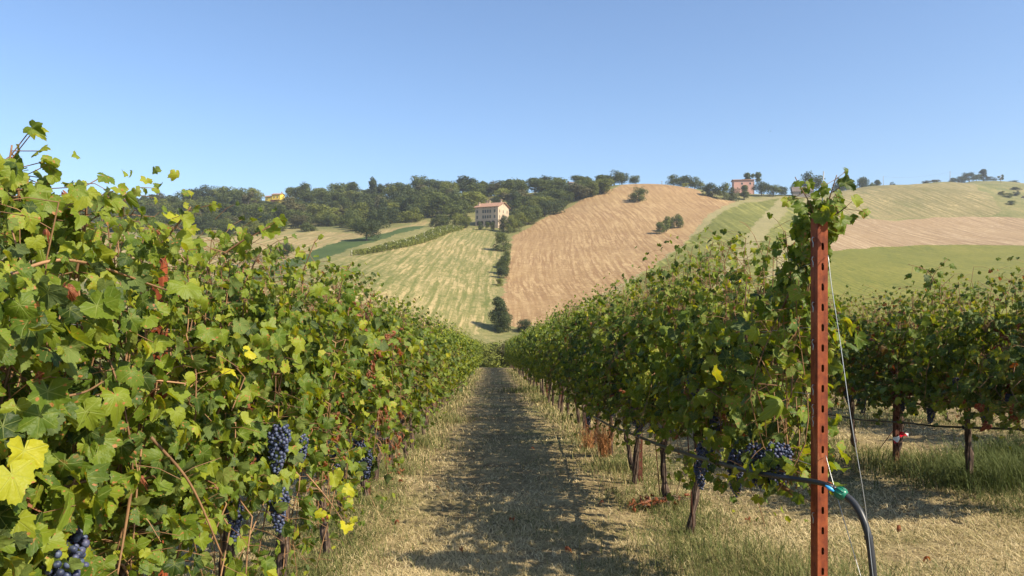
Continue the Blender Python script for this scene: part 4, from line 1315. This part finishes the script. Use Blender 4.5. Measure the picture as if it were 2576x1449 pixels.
def tree(name, loc, hgt, wid, shape, mat, i, label, cat='tree', group=None, nf=2600, fs=.030):
    c, t = proto(shape, mat, i, nf, fs)
    base_w = {'round': .86, 'tall': .62, 'bush': 1.0, 'loose': .85, 'cypress': .22, 'poplar': .36}[shape]
    s = wid/base_w
    o = empty(name, loc, random.uniform(0, 6.28), label, cat, group, (s, s, hgt))
    link('crown', c, o); link('trunk', t, o)
    return o


# forest on the ridge behind the villa
FOREST = [[(262,590),(300,585),(420,592),(560,592),(660,598),(700,588),(760,583),(830,580),(880,586),(940,578),(1000,566),(1075,552),(1140,560),(1180,545),(1185,530),(1280,520),(1290,560),(1320,572),(1390,540),(1440,512),(1470,500),(1530,482)],
          ]
fp = poly_world(FOREST[0])
ridge_u = np.array([-.75, -.55, -.45, -.3, -.15, 0, .06, .13]); ridge_y = np.array([560, 560, 570, 565, 560, 530, 515, 480])
fpoly = np.vstack([fp, np.array([(u_*y_, y_) for u_, y_ in zip(ridge_u[::-1], ridge_y[::-1])])])
cand = []
rgf = np.random.default_rng(77)
x0, x1 = fpoly[:, 0].min(), fpoly[:, 0].max(); yy0, yy1 = fpoly[:, 1].min(), fpoly[:, 1].max()
villa_p = atd(1238, 380)
yel_p = atd(692, 556)
tries = rgf.uniform(0, 1, (9000, 2))*[x1-x0, yy1-yy0]+[x0, yy0]
ins = inside(tries[:, 0], tries[:, 1], fpoly)
for q in tries[ins]:
    d = math.hypot(*q)
    sp = 7.6 if q[1] < 430 else 9.6
    if any((q[0]-c[0])**2+(q[1]-c[1])**2 < sp*sp for c in cand): continue
    if math.hypot(q[0]-villa_p.x, q[1]-villa_p.y) < 17: continue
    u_ = q[0]/q[1]
    if abs(u_-villa_p.x/villa_p.y) < .027 and q[1] < villa_p.y: continue
    if abs(u_-yel_p.x/yel_p.y) < .02 and yel_p.y-14 < q[1] < yel_p.y+12: continue
    cand.append(q)
    if len(cand) >= 298: break
kinds = [('round','oak',0),('round','oak',1),('round','dark',0),('tall','dark',1),('round','brownish',0),('tall','oak',2),('round','bright',0),('loose','brownish',1),('round','oak',3),('bush','bright',1)]
klab = {'oak': 'mid green broad tree', 'dark': 'dark dense tree', 'brownish': 'brownish dusty tree', 'bright': 'lighter yellow-green tree'}
for q in cand:
    k_ = rgf.choice(len(kinds), p=[.19,.14,.16,.08,.06,.08,.11,.03,.11,.04])
    sh_, mt_, i_ = kinds[k_]
    if q[1] < 405 and sh_ == 'round': sh_ = 'bush'
    hgt = rgf.choice([rgf.uniform(7, 11), rgf.uniform(10, 13.5), rgf.uniform(13, 16.5)], p=[.35, .45, .2])*(.74 if q[1] < 400 else 1.0); wd_ = rgf.uniform(12, 18)*(.85 if q[1] < 400 else 1.0)
    if sh_ == 'tall': wd_ *= .72; hgt *= 1.12
    if abs(q[0]/q[1]-yel_p.x/yel_p.y) < .024 and yel_p.y-130 < q[1] < yel_p.y: hgt *= .52 if q[1] < yel_p.y-60 else .34
    px = q[0]/q[1]*F+1288
    if px > 1380: hgt = min(hgt, 9.5)
    where = ('at the far left' if px < 430 else 'left of the yellow house' if px < 660 else 'right of the yellow house' if px < 850 else
             'above the lone dark tree' if px < 1010 else 'left of the villa' if px < 1180 else 'behind the villa' if px < 1300 else 'right of the villa' if px < 1400 else 'by the stone tower')
    edge = 'front' if q[1] < 410 else 'middle' if q[1] < 500 else 'back'
    tree('woodland_tree', (q[0], q[1], h1(*q)-.6), hgt, wd_, sh_, mt_, i_, klab[mt_]+' at the '+edge+' of the wood, '+where, 'tree', 'trees of the wood '+where)

# single trees: view x, view y of the foot, view height, view width, distance (None: where the ray lands)
ST = [
 (922,606,56,60,None,'round','dark',5,'lone_tree','broad dark tree standing alone on the green strip, casting a shadow to its left'),
 (702,682,74,66,248,'bush','dark',6,'lone_tree','bushy grey-green tree behind the left vines, below the pale field'),
 (640,690,60,50,236,'bush','silver',6,'lone_tree','smaller tree beside the bushy grey-green one, half hidden by vine leaves'),
 (1606,507,42,46,None,'bush','oak',7,'lone_tree','round tree alone near the top of the brown stubble hill'),
 (1660,589,32,25,None,'round','oak',8,'field_tree','leftmost small tree of the clump in the brown field, on a bare trunk'),
 (1677,583,38,27,None,'tall','bright',8,'field_tree','pale middle tree of the clump in the brown field'),
 (1692,575,30,19,None,'round','oak',9,'field_tree','leaning tree of the clump in the brown field, behind the pale one'),
 (1706,574,36,25,None,'round','oak',9,'field_tree','rightmost tree of the clump in the brown field'),
 (1266,632,52,52,None,'bush','oak',10,'bush','large round bush on the line between the striped field and the brown field'),
 (1270,690,52,34,None,'bush','oak',11,'bush','tall bush on the field line below the large round one'),
 (1264,674,34,40,None,'bush','dark',11,'bush','dark spreading bush joined to the tall one on the field line'),
 (1274,655,26,26,None,'bush','oak',10,'bush','highest bush of the lower thicket on the field line'),
 (1262,700,34,30,None,'bush','dark',10,'bush','dark bush at the foot of the tall one on the field line'),
 (1257,719,22,22,None,'bush','bright',10,'bush','small bright green bush lowest on the upper field line'),
 (1256,841,95,52,168,'tall','dark',12,'valley_tree','tall dark tree at the bottom corner of the brown field'),
 (1270,845,66,50,166,'bush','dark',12,'valley_tree','broad dark tree leaning against the tall one at the valley bottom'),
 (1321,838,40,42,166,'bush','dark',13,'valley_tree','low dark tree at the bottom edge of the brown field'),
 (1545,470,40,52,478,'round','dark',14,'hilltop_tree','big dark oak on the very top of the brown hill'),
 (1525,474,34,36,482,'round','oak',14,'hilltop_tree','oak just left of the big dark one on the hilltop'),
 (1564,470,36,36,484,'round','dark',15,'hilltop_tree','dark oak just right of the big one on the hilltop'),
 (1598,466,26,28,492,'round','oak',15,'hilltop_tree','small round tree standing apart right of the hilltop oaks'),
 (1508,488,44,28,None,'tall','bright',14,'hilltop_tree','light green pointed tree where the wood meets the stubble'),
 (1490,494,40,34,None,'round','bright',15,'hilltop_tree','light green round tree beside the pointed one'),
 (1462,500,38,34,None,'round','oak',16,'hilltop_tree','green tree on the edge of the wood over the brown field'),
 (1695,470,30,36,486,'round','oak',16,'ridge_tree','leftmost tree of the clump on the skyline left of the pink house'),
 (1722,472,30,38,488,'round','dark',16,'ridge_tree','dark middle tree of the skyline clump left of the pink house'),
 (1748,474,28,34,486,'round','oak',17,'ridge_tree','rightmost tree of the skyline clump left of the pink house'),
 (1722,472,13,24,474,'bush','lime',16,'garden_bush','yellow-green bush in front of the skyline clump'),
 (1764,478,22,24,486,'bush','bright',17,'garden_bush','light bush beside the skyline clump'),
 (1792,497,36,44,None,'bush','dark',17,'garden_tree','dark rounded tree at the top right edge of the brown field'),
 (1822,503,44,40,None,'bush','oak',18,'garden_tree','bushy tree left of the pink house'),
 (1776,492,26,24,None,'bush','dark',18,'garden_tree','low dark tree at the left end of the pink house garden'),
 (1846,505,36,30,None,'bush','dark',19,'garden_tree','dark shrub below the pink house'),
 (1872,503,36,30,None,'tall','oak',19,'garden_tree','tree standing in front of the pink house wall'),
 (1890,480,44,44,498,'loose','oak',20,'garden_tree','taller thin tree behind the pink house'),
 (1916,494,36,40,None,'round','dark',19,'garden_tree','dark tree right of the pink house'),
 (1945,494,32,36,None,'round','oak',20,'garden_tree','second tree right of the pink house'),
 (1968,492,26,34,None,'bush','dark',20,'garden_tree','low dark tree between the pink house and the dark-roofed barn'),
 (2040,488,54,56,500,'round','dark',21,'garden_tree','large dark tree behind the slotted post leaves, over the barn'),
 (2002,494,32,32,484,'bush','oak',21,'garden_tree','shrubby tree in front of the dark-roofed barn'),
 (2115,482,34,42,575,'round','dark',22,'ridge_tree','tree on the skyline just right of the slotted post'),
 (2140,476,22,30,590,'bush','dark',22,'ridge_tree','low tree on the skyline right of the slotted post'),
 (2170,476,32,32,590,'round','dark',23,'ridge_tree','round tree alone on the skyline of the striped hill'),
 (2190,473,18,22,600,'bush','oak',23,'ridge_tree','small shrub beside the round skyline tree'),
 (2207,472,20,20,602,'tall','dark',23,'ridge_tree','small pointed tree left of the power pole'),
 (2245,468,12,18,620,'bush','dark',24,'ridge_tree','tiny bush on the skyline right of the first power pole'),
 (2330,462,10,20,640,'bush','brownish',24,'ridge_tree','tiny brown bush on the skyline left of the tall power pole'),
 (2352,462,12,26,650,'bush','brownish',25,'ridge_tree','low brown bush on the skyline close to the tall power pole'),
 (2398,459,14,20,660,'bush','dark',25,'ridge_tree','low dark bush at the foot of the tall power pole'),
 (2418,462,20,30,740,'bush','dark',26,'distant_tree','left bush of the distant skyline grove'),
 (2438,462,28,34,745,'round','dark',26,'distant_tree','round tree of the distant skyline grove'),
 (2456,462,24,30,750,'bush','oak',26,'distant_tree','bushy tree of the distant skyline grove'),
 (2474,462,36,24,752,'tall','dark',27,'distant_tree','pointed conifer rising above the distant skyline grove'),
 (2490,463,20,30,750,'bush','dark',27,'distant_tree','right bush of the distant skyline grove'),
 (2517,464,24,16,745,'loose','oak',27,'distant_tree','spindly tree on the skyline beside the right power pole'),
 (2548,466,12,30,740,'bush','dark',28,'distant_tree','low dark bush at the right end of the skyline'),
 (2536,497,14,22,None,'bush','oak',28,'orchard_tree','small tree on the slope above the shed'),
 (2520,492,12,18,None,'bush','oak',29,'orchard_tree','leftmost small tree on the slope above the shed'),
 (2556,492,14,20,None,'bush','dark',29,'orchard_tree','small dark tree just above the shed roof'),
 (2545,515,12,26,None,'bush','oak',30,'orchard_tree','low shrub on the slope left of the shed'),
 (2555,478,9,26,None,'bush','dark',30,'orchard_tree','flat dark hedge on the slope at the right edge'),
 (1152,572,38,30,None,'round','bright',31,'garden_tree','bright green tree left of the villa drive'),
 (1172,574,30,26,None,'round','bright',32,'garden_tree','small bright tree close to the left corner of the villa'),
 (1112,573,36,44,None,'bush','oak',32,'garden_tree','round tree at the top of the small vineyard'),
 (1090,571,24,26,None,'bush','dark',32,'garden_tree','low dark tree at the top end of the small vineyard'),
 (1209,571,16,14,366,'round','dark',33,'garden_tree','small dark tree in front of the left arches of the villa'),
 (1226,571,15,10,366,'round','oak',33,'garden_tree','slim young tree in front of the middle of the villa'),
 (1239,571,14,12,366,'round','dark',34,'garden_tree','small dark tree at the front right corner of the villa'),
 (1268,577,38,28,362,'bush','dark',34,'garden_tree','dark bushy tree against the gable end of the villa'),
 (1284,579,38,34,360,'bush','bright',34,'garden_tree','tall light green tree right of the villa gable'),
 (1300,581,34,30,362,'bush','oak',35,'garden_tree','round green shrub right of the villa'),
 (1160,562,40,8,392,'cypress','dark',35,'cypress','slim dark cypress left of the villa'),
 (1168,566,26,6,390,'cypress','dark',36,'cypress','shorter cypress beside the slim one'),
 (1308,570,36,40,None,'bush','bright',70,'edge_tree','light green tree on the wood edge over the brown field, first from the villa'),
 (1330,564,42,42,None,'round','oak',71,'edge_tree','mid green tree on the wood edge over the brown field, second from the villa'),
 (1350,553,34,38,None,'bush','oak',72,'edge_tree','green tree on the wood edge over the brown field, third from the villa'),
 (1370,545,40,44,None,'round','dark',73,'edge_tree','dark tree on the wood edge over the brown field, fourth from the villa'),
 (1392,533,36,40,None,'bush','bright',74,'edge_tree','light green tree on the wood edge over the brown field, fifth from the villa'),
 (1412,521,42,42,None,'round','oak',70,'edge_tree','mid green tree on the wood edge over the brown field, sixth from the villa'),
 (1430,511,34,38,None,'bush','oak',71,'edge_tree','green tree on the wood edge over the brown field, seventh from the villa'),
 (1448,502,40,44,None,'round','dark',72,'edge_tree','dark tree on the wood edge over the brown field, eighth from the villa'),
 (1340,538,36,40,None,'bush','bright',73,'edge_tree','light green tree in the second line right of the villa, first uphill'),
 (1366,526,42,42,None,'round','oak',74,'edge_tree','mid green tree in the second line right of the villa, second uphill'),
 (1396,511,34,38,None,'bush','oak',70,'edge_tree','green tree in the second line right of the villa, third uphill'),
 (1420,499,40,44,None,'round','dark',71,'edge_tree','dark tree in the second line right of the villa, fourth uphill'),
 (1318,550,36,40,None,'bush','bright',72,'edge_tree','light green tree in the second line right of the villa, fifth uphill'),
 (1480,492,42,42,None,'round','oak',73,'edge_tree','mid green tree in the second line right of the villa, sixth uphill'),
 (1300,556,34,38,None,'bush','oak',74,'edge_tree','green tree in the second line right of the villa, seventh uphill'),
 (385,545,56,56,535,'tall','dark',40,'ridge_tree','tall dark domed tree on the skyline above the near rusty post'),
 (522,535,66,62,545,'round','dark',41,'ridge_tree','tallest domed tree on the left skyline'),
 (600,535,54,66,548,'round','oak',42,'ridge_tree','broad domed tree left of the yellow house'),
 (760,530,62,60,548,'round','oak',43,'ridge_tree','large domed tree right of the yellow house'),
 (818,530,50,46,548,'tall','dark',44,'ridge_tree','pointed dark tree second right of the yellow house'),
 (1165,520,76,56,520,'tall','dark',45,'ridge_tree','highest dark tree on the skyline behind the villa'),
 (1100,520,68,64,525,'round','oak',46,'ridge_tree','wide tree on the skyline left of the highest one'),
]
def px_depth(px, fy, dist):
    if dist is None: return at(px, fy)
    return atd(px, dist)
for px, fy, hp_, wp_, dist, sh_, mt_, i_, nm_, lb in ST:
    loc = px_depth(px, fy, dist)
    d = loc.y
    topz = CAMZ-(fy-hp_-724.5)/F*d
    hgt = max(1.5, (topz-loc.z)) if dist is not None else hp_/F*d
    cat = 'bush' if 'bush' in nm_ else ('cypress' if nm_ == 'cypress' else 'tree')
    big = d < 320
    tree(nm_, loc-Vector((0, 0, .4)), hgt*1.08, wp_/F*d*1.16, sh_, mt_, i_, lb, cat, None, nf=6500 if big else 3000, fs=.020 if big else .028)

# scrub at the valley bottom, closing the path
rgs = np.random.default_rng(9)
for i in range(44):
    px = rgs.uniform(1000, 1560) if i > 16 else rgs.uniform(1195, 1300); d = rgs.uniform(92, 125)
    loc = atd(px, d)
    topy = rgs.uniform(845, 880)
    hg = max(2.5, CAMZ-(topy-724.5)/F*d-loc.z)
    m_ = ['oak', 'bright', 'brownish', 'bright'][i % 4]
    tree('scrub_bush', loc-Vector((0, 0, .3)), hg, hg*rgs.uniform(.8, 1.2), 'bush', m_, 50+i % 3,
         {'oak': 'green scrub bush', 'bright': 'light green scrub bush', 'brownish': 'brownish scrub bush'}[m_]+' in the thicket at the bottom of the grass path', 'bush', 'scrub bushes at the end of the path', nf=4200, fs=.024)
# silvery olive-like tree glimpsed through the left row
tree('olive_tree', atd(690, 120)-Vector((0, 0, .2)), 8.0, 7.0, 'bush', 'silver', 60, 'silvery olive tree glimpsed between the leaves of the left row', 'tree', None, 6500, .02)


# ------------------------------------------------------------------ small vineyard with pale stakes in front of the villa
a0, a1 = at(885, 645), at(1130, 575)
b0, b1 = at(1010, 625), at(1165, 578)
M['pale_wood'] = simple('pale_stake', (.62, .58, .48), .7)
nrow = 8
for r_ in range(nrow):
    t_ = r_/(nrow-1)
    s_, e_ = a0.lerp(b0, t_), a1.lerp(b1, t_)
    Ln = (e_-s_).length; cnt = int(Ln*26)
    rg = np.random.default_rng(900+r_)
    tt = rg.random(cnt); bx = s_.x+(e_.x-s_.x)*tt+rg.normal(0, .3, cnt); by = s_.y+(e_.y-s_.y)*tt+rg.normal(0, .3, cnt)
    bz = H(bx, by)+rg.uniform(.3, 1.9, cnt)
    p = np.stack([bx, by, bz], -1); nn = rg.normal(0, 1, (cnt, 3)); nn[:, 2] += .5
    nn /= np.linalg.norm(nn, axis=1, keepdims=True)
    t1 = np.cross(nn, rg.normal(0, 1, (cnt, 3))); t1 /= np.linalg.norm(t1, axis=1, keepdims=True); t2 = np.cross(nn, t1)
    s = rg.uniform(.16, .36, (cnt, 1))
    V = np.stack([p-t1*s, p-t2*s*.7, p+t1*s, p+t2*s*.7], 1).reshape(-1, 3)
    Fc = (np.array([[0, 1, 2], [0, 2, 3]])[None]+(np.arange(cnt)*4)[:, None, None]).reshape(-1, 3)
    me = np_mesh('vine_row', V-np.array(s_), Fc, M['bright'], {'rnd': np.repeat(rg.random(cnt), 4)})
    o = link('vine_row', me); o.location = s_
    tag(o, ('leftmost' if r_ == 0 else 'rightmost' if r_ == nrow-1 else ORD[r_]+' from the left')+' green row of the small vineyard below the villa', 'vine row', 'rows of the small vineyard below the villa')
    if r_ % 2 == 0:
        for k_ in range(9):
            q = s_.lerp(e_, (k_+.1*r_)/9)
            mb = MB(); mb.tube([(0, 0, -.1), (0, 0, 2.2)], .055, 6)
            o = mb.build('vineyard_stake', M['pale_wood']); o.location = (q.x, q.y, h1(q.x, q.y)); o.rotation_euler = (0, rgs.uniform(-.06, .06), 0)
            tag(o, 'pale stake standing in the small vineyard below the villa', 'stake', 'pale stakes of the small vineyard')


# ------------------------------------------------------------------ buildings
def wall_mat(name, col, var=.12):
    t = NT(name); tc = t.n('TexCoord').outputs['Object']
    a = t.noise(tc, .35, 5, .65); b = t.noise(tc, 6, 3)
    f = t.math('ADD', t.math('MULTIPLY', a, .7), t.math('MULTIPLY', b, .3))
    c = t.ramp(f, [(.35, tuple(x*(1-var) for x in col)), (.65, tuple(min(1, x*(1+var)) for x in col))])
    return t.done(t.principled(c, .9, spec=.15))


def roof_mat(name, col):
    t = NT(name); tc = t.n('TexCoord').outputs['Object']
    b = t.noise(t.mapping(tc, scale=(3.2, 1.2, 1.2)), 1.0, 3, .7)
    c = t.ramp(b, [(.3, tuple(x*.55 for x in col)), (.5, col), (.7, tuple(min(1, x*1.35) for x in col))])
    wv = t.n('TexWave'); t.set(wv.inputs['Vector'], tc); wv.inputs['Scale'].default_value = 1.6
    return t.done(t.principled(c, .9, t.bump(wv.outputs[1], .5, .05), spec=.15))


M['villa_wall'] = wall_mat('villa_wall', (.50, .375, .255))
M['yellow_wall'] = wall_mat('yellow_wall', (.66, .50, .07), .06)
M['pink_wall'] = wall_mat('pink_wall', (.56, .31, .24), .07)
M['grey_wall'] = wall_mat('grey_wall', (.30, .25, .21))
M['red_wall'] = wall_mat('red_wall', (.50, .14, .09))
M['tiles'] = roof_mat('roof_tiles', (.36, .205, .135))
M['old_tiles'] = roof_mat('old_tiles', (.17, .13, .11))
M['shutter'] = simple('shutter', (.10, .10, .075), .7)
M['glass'] = simple('dark_glass', (.03, .035, .04), .25, spec=.6)
M['stone'] = simple('stone_trim', (.55, .42, .30), .85)
M['door'] = simple('dark_opening', (.045, .04, .035), .8)


def roof_gable(W, D, h, rise, ov, th=.18):
    """ridge along x"""
    mb = MB()
    for s in (-1, 1):
        y0_, y1_ = s*(D/2+ov), 0
        zb = h-ov*rise/(D/2); x_ = W/2+ov
        a = [(-x_, y0_, zb), (x_, y0_, zb), (x_, y1_, h+rise), (-x_, y1_, h+rise)]
        b = [(x, y, z+th) for x, y, z in a]
        fs = [(0, 1, 2, 3), (7, 6, 5, 4), (0, 4, 5, 1), (1, 5, 6, 2), (3, 2, 6, 7), (0, 3, 7, 4)]
        mb.add(a+b, fs if s < 0 else [tuple(reversed(f)) for f in fs])
    return mb


def wall_gable(W, D, h, rise, z0=-2.0):
    mb = MB()
    v = [(-W/2,-D/2,z0),(W/2,-D/2,z0),(W/2,D/2,z0),(-W/2,D/2,z0),(-W/2,-D/2,h),(W/2,-D/2,h),(W/2,D/2,h),(-W/2,D/2,h),(-W/2,0,h+rise),(W/2,0,h+rise)]
    mb.add(v, [(0,1,5,4),(2,3,7,6),(1,2,6,9,5),(3,0,4,8,7)])
    return mb


def window(parent, x, z, w, h, face, half_, frame='shutter', closed=True, ):
    """face 'f' front (-y) or 'r' right (+x)"""
    def bx(mb, a0, a1, z0, z1, p0, p1):
        if face == 'f': mb.box(a0, a1, -half_-p1, -half_-p0, z0, z1)
        else: mb.box(half_+p0, half_+p1, a0, a1, z0, z1)
    mb = MB(); bx(mb, x-w/2-.1, x+w/2+.1, z-h/2-.16, z-h/2-.002, 0, .12); bx(mb, x-w/2-.08, x+w/2+.08, z+h/2+.002, z+h/2+.14, 0, .06)
    wdw = mb.build('window', M['stone'], parent)
    mb = MB()
    for s in (-1, 1): bx(mb, x+(0.01 if s > 0 else -w/2), x+(w/2 if s > 0 else -.01), z-h/2, z+h/2, .003, .06)
    mb.build('shutter', M[frame], wdw)
    return wdw


def chimney(mb, x, y, z0, z1, w=.35):
    mb.box(x-w, x+w, y-w, y+w, z0, z1); mb.box(x-w-.15, x+w+.15, y-w-.15, y+w+.15, z1+.02, z1+.14)
    mb.box(x-w*.7, x+w*.7, y-w*.7, y+w*.7, z1+.14, z1+.42); mb.box(x-w-.2, x+w+.2, y-w-.2, y+w+.2, z1+.42, z1+.58)


# villa: front turned a little to the left, gable end in the sun
vp = villa_p.copy(); AV = R(-28)
W_, D_, Hh, Rs = 13.3, 11.4, 9.3, 2.3
vp.z = CAMZ-(568-724.5)/F*vp.y
villa = empty('villa', vp, AV, 'three-storey cream and pink villa with tiled roof at the edge of the wood', 'villa')
wall_gable(W_, D_, Hh, Rs).build('wall', M['villa_wall'], villa)
rf = roof_gable(W_, D_, Hh+.02, Rs, .75).build('roof', M['tiles'], villa)
for cx_, cy_ in ((-5.7, -3.4), (-3.1, .3), (-1.9, .5), (5.2, .2)):
    mb = MB(); chimney(mb, cx_, cy_, Hh+.6, Hh+Rs+1.0 if cy_ > -1 else Hh+2.0); mb.build('chimney', M['villa_wall'], rf)
wxs = [-5.5, -2.0, -.65, .75, 2.15, 4.7]
for x in wxs:
    window(villa, x, 6.9, .9, 1.6, 'f', D_/2); window(villa, x, 4.1, .9, 1.6, 'f', D_/2)
for x in (-1.8, -.4, 2.2, 4.7, -5.5):
    window(villa, x, 8.75, .5, .35, 'f', D_/2, 'door')
for y in (-4.0, -.2, 3.8):
    window(villa, y, 6.9, .7, 1.5, 'r', W_/2); window(villa, y, 4.1, .7, 1.5, 'r', W_/2)
window(villa, 0, Hh+1.1, .4, .4, 'r', W_/2, 'door'); window(villa, -3.9, 1.7, .5, .7, 'r', W_/2, 'door')
for x in (-4.7, -2.9, .1, 1.6, 3.9):
    mb = MB(); n = 8; w = .95
    o2 = [(x-w, 0), (x+w, 0)]+[(x+w*math.cos(t_), 1.55+w*.6*math.sin(t_)) for t_ in np.linspace(0, math.pi, n)]
    vs = [(a, -D_/2-.01, b) for a, b in o2]+[(a, -D_/2-.06, b) for a, b in o2]
    m_ = len(o2)
    mb.add(vs, [tuple(range(m_, 2*m_)), *[(i, (i+1) % m_, m_+(i+1) % m_, m_+i) for i in range(m_)]])
    mb.build('archway', M['door'], villa)
mb = MB(); mb.box(-W_/2-.03, W_/2+.03, -D_/2-.05, -D_/2-.003, 2.95, 3.08); mb.build('string_course', M['stone'], villa)

# yellow house: two roof levels
yp = yel_p.copy(); yp.z = CAMZ-(513-724.5)/F*yp.y
yh = empty('yellow_house', yp, R(-12), 'bright yellow house with two tiled roof levels on the left skyline', 'house')
mb = wall_gable(6.8, 7, 6.6, 1.1, -4); mb.v = [(x+2.6, y, z) for x, y, z in mb.v]; mb.build('wall', M['yellow_wall'], yh)
mb = wall_gable(5.6, 6.4, 5.2, 1.0, -4); mb.v = [(x-3.6, y, z) for x, y, z in mb.v]; mb.build('wall', M['yellow_wall'], yh)
mb = roof_gable(6.8, 7, 6.62, 1.1, .5); mb.v = [(x+2.6, y, z) for x, y, z in mb.v]; r1 = mb.build('roof', M['tiles'], yh)
mb = roof_gable(5.6, 6.4, 5.22, 1.0, .5); mb.v = [(x-3.62, y, z) for x, y, z in mb.v]; mb.build('roof', M['tiles'], yh)
mb = MB(); chimney(mb, 5.2, .8, 7.2, 8.5, .3); mb.build('chimney', M['stone'], r1)
for x, z in ((1.2, 4.6), (-4.6, 3.4), (3.9, 4.6)): window(yh, x, z, .8, 1.2, 'f', 3.52)
mb = MB(); mb.box(-1.2, 6.2, -6.2, -3.55, 2.2, 2.4); mb.build('porch_roof', M['tiles'], yh)
mb = MB(); mb.box(-.6, 2.2, -5.6, -3.6, -1, 2.15); mb.build('porch', M['red_wall'], yh)

# pink house
pp = atd(1869, 492); pp.z = CAMZ-(486-724.5)/F*pp.y
ph = empty('pink_house', pp, R(-8), 'square salmon-pink house with a low roof on the ridge', 'house')
wall_gable(13.0, 8.5, 8.2, .7, -4).build('wall', M['pink_wall'], ph)
roof_gable(13.0, 8.5, 8.22, .7, .6, .3).build('roof', M['tiles'], ph)
window(ph, -1.3, 5.8, 1.0, 1.3, 'f', 4.25, 'glass'); window(ph, -1.3, 2.6, 1.0, 1.3, 'f', 4.25, 'glass'); window(ph, 3.9, 5.8, 1.0, 1.3, 'f', 4.25, 'glass')
mb = MB(); mb.tube([(6.35, -4.4, -1), (6.35, -4.4, 8.1)], .07, 6); mb.build('drainpipe', M['stone'], ph)


def small_house(name, px, fy, d, W, D, h, rise, rot, wm, rm, label, cat='house', wins=()):
    p = atd(px, d); p.z = CAMZ-(fy-724.5)/F*d
    e = empty(name, p, R(rot), label, cat)
    wall_gable(W, D, h, rise, -5).build('wall', M[wm], e); roof_gable(W, D, h+.02, rise, .5).build('roof', M[rm], e)
    for x, z in wins: window(e, x, z, .7, 1.0, 'f', D/2, 'door')
    return e


small_house('farmhouse', 1380, 480, 505, 8, 7, 2.4, 1.2, 10, 'pink_wall', 'tiles', 'tiled farmhouse roof peeping over the wood right of the villa', wins=((0, 1.4),))
small_house('stone_tower', 1437, 480, 495, 4.2, 4.2, 4.9, .9, 20, 'grey_wall', 'old_tiles', 'small stone tower among the trees near the hilltop', 'tower', wins=((0, 4.2),))
small_house('farmhouse', 338, 525, 545, 13, 8, 4.6, 1.3, 5, 'grey_wall', 'tiles', 'low tiled house on the left skyline above the vines', wins=((-3, 3), (2, 3)))
small_house('barn', 2018, 492, 478, 12, 7, 2.6, 2.9, -15, 'grey_wall', 'old_tiles', 'dark-roofed barn on the ridge, half hidden by leaves of the post', 'barn', wins=((-2, 1.2),))
sh_ = small_house('shed', 2590, 516, 585, 11, 8, 5.2, 1.8, 12, 'grey_wall', 'tiles', 'grey wooden shed with a tiled roof at the right edge', 'shed', wins=((-2.5, 2.6),))


# power poles on the skyline
def pole(px, ft, fb, d, label):
    p = atd(px, d); zt = CAMZ-(ft-724.5)/F*d
    e = empty('power_pole', p, 0, label, 'pole', 'power poles on the skyline')
    mb = MB(); mb.tube([(0, 0, -.5), (0, 0, zt-p.z)], [.22, .14], 8); mb.build('pole_shaft', M['grey_wall'], e)
    mb = MB(); mb.box(-.7, .7, -.06, .06, zt-p.z-.5, zt-p.z-.38); mb.build('crossarm', M['grey_wall'], e)
    return Vector((p.x, p.y, zt-.45))


tops = [pole(2222, 443, 464, 612, 'power pole standing right of the small pointed skyline tree'), pole(2390, 431, 458, 645, 'tallest power pole, at the crest of the striped hill'),
        pole(2518, 441, 462, 700, 'power pole right of the distant conifer'), pole(1665, 455, 470, 480, 'power pole on the brown hill crest left of the skyline clump')]
M['cable'] = simple('cable', (.10, .10, .10), .6)
for a, b, lb in ((0, 1, 'power line between the first and the tallest skyline poles'), (1, 2, 'power line between the tallest pole and the right one')):
    A_, B_ = tops[a], tops[b]; mb = MB()
    mb.tube([A_.lerp(B_, t_)-A_-Vector((0, 0, 2.2*4*t_*(1-t_))) for t_ in np.linspace(0, 1, 14)], .035, 4)
    o = mb.build('power_line', M['cable']); o.location = A_; tag(o, lb, 'cable', 'power lines on the skyline')


# two birds in the sky
def bird(px, py, d, rot, label):
    mb = MB()
    mb.tube([(0, -.09, 0), (0, -.05, .005), (0, .02, .004), (0, .10, 0), (0, .15, -.002)], [.008, .022, .026, .014, .004], 8)
    for s in (-1, 1):
        mb.add([(s*.015, .03, .008), (s*.12, .045, .045), (s*.24, -.01, .02), (s*.12, -.02, .04), (s*.015, -.035, .006),
                (s*.015, .03, .002), (s*.12, .045, .039), (s*.24, -.01, .018), (s*.12, -.02, .034), (s*.015, -.035, 0)],
               [(0, 1, 3, 4), (1, 2, 3), (9, 8, 6, 5), (8, 7, 6), (0, 5, 6, 1), (1, 6, 7, 2), (2, 7, 8, 3), (3, 8, 9, 4)])
    o = mb.build('bird', M['door']); o.location = px_at(px, py, d); o.rotation_euler = (R(15), 0, R(rot)); tag(o, label, 'bird')


bird(1938, 330, 95, 40, 'tiny dark bird flying above the slotted post leaves')
bird(2564, 207, 110, -30, 'tiny dark bird high at the right edge of the sky')

# ------------------------------------------------------------------ haze
if True:
    t = NT('haze_air')
    vol = t.n('VolumePrincipled')
    vol.inputs['Color'].default_value = (.88, .93, 1.0, 1)
    vol.inputs['Density'].default_value = 0.00020
    vol.inputs['Anisotropy'].default_value = 0.2
    t.t.links.new(vol.outputs[0], t.out.inputs['Volume'])
    mb = MB()
    zlo = float(GZ.min())-1.0
    mb.box(-12500, 12500, -30, 4600, zlo, 160)
    o = mb.build('haze', t.m); tag(o, kind='stuff', label='thin pale summer haze in the air over the hills')
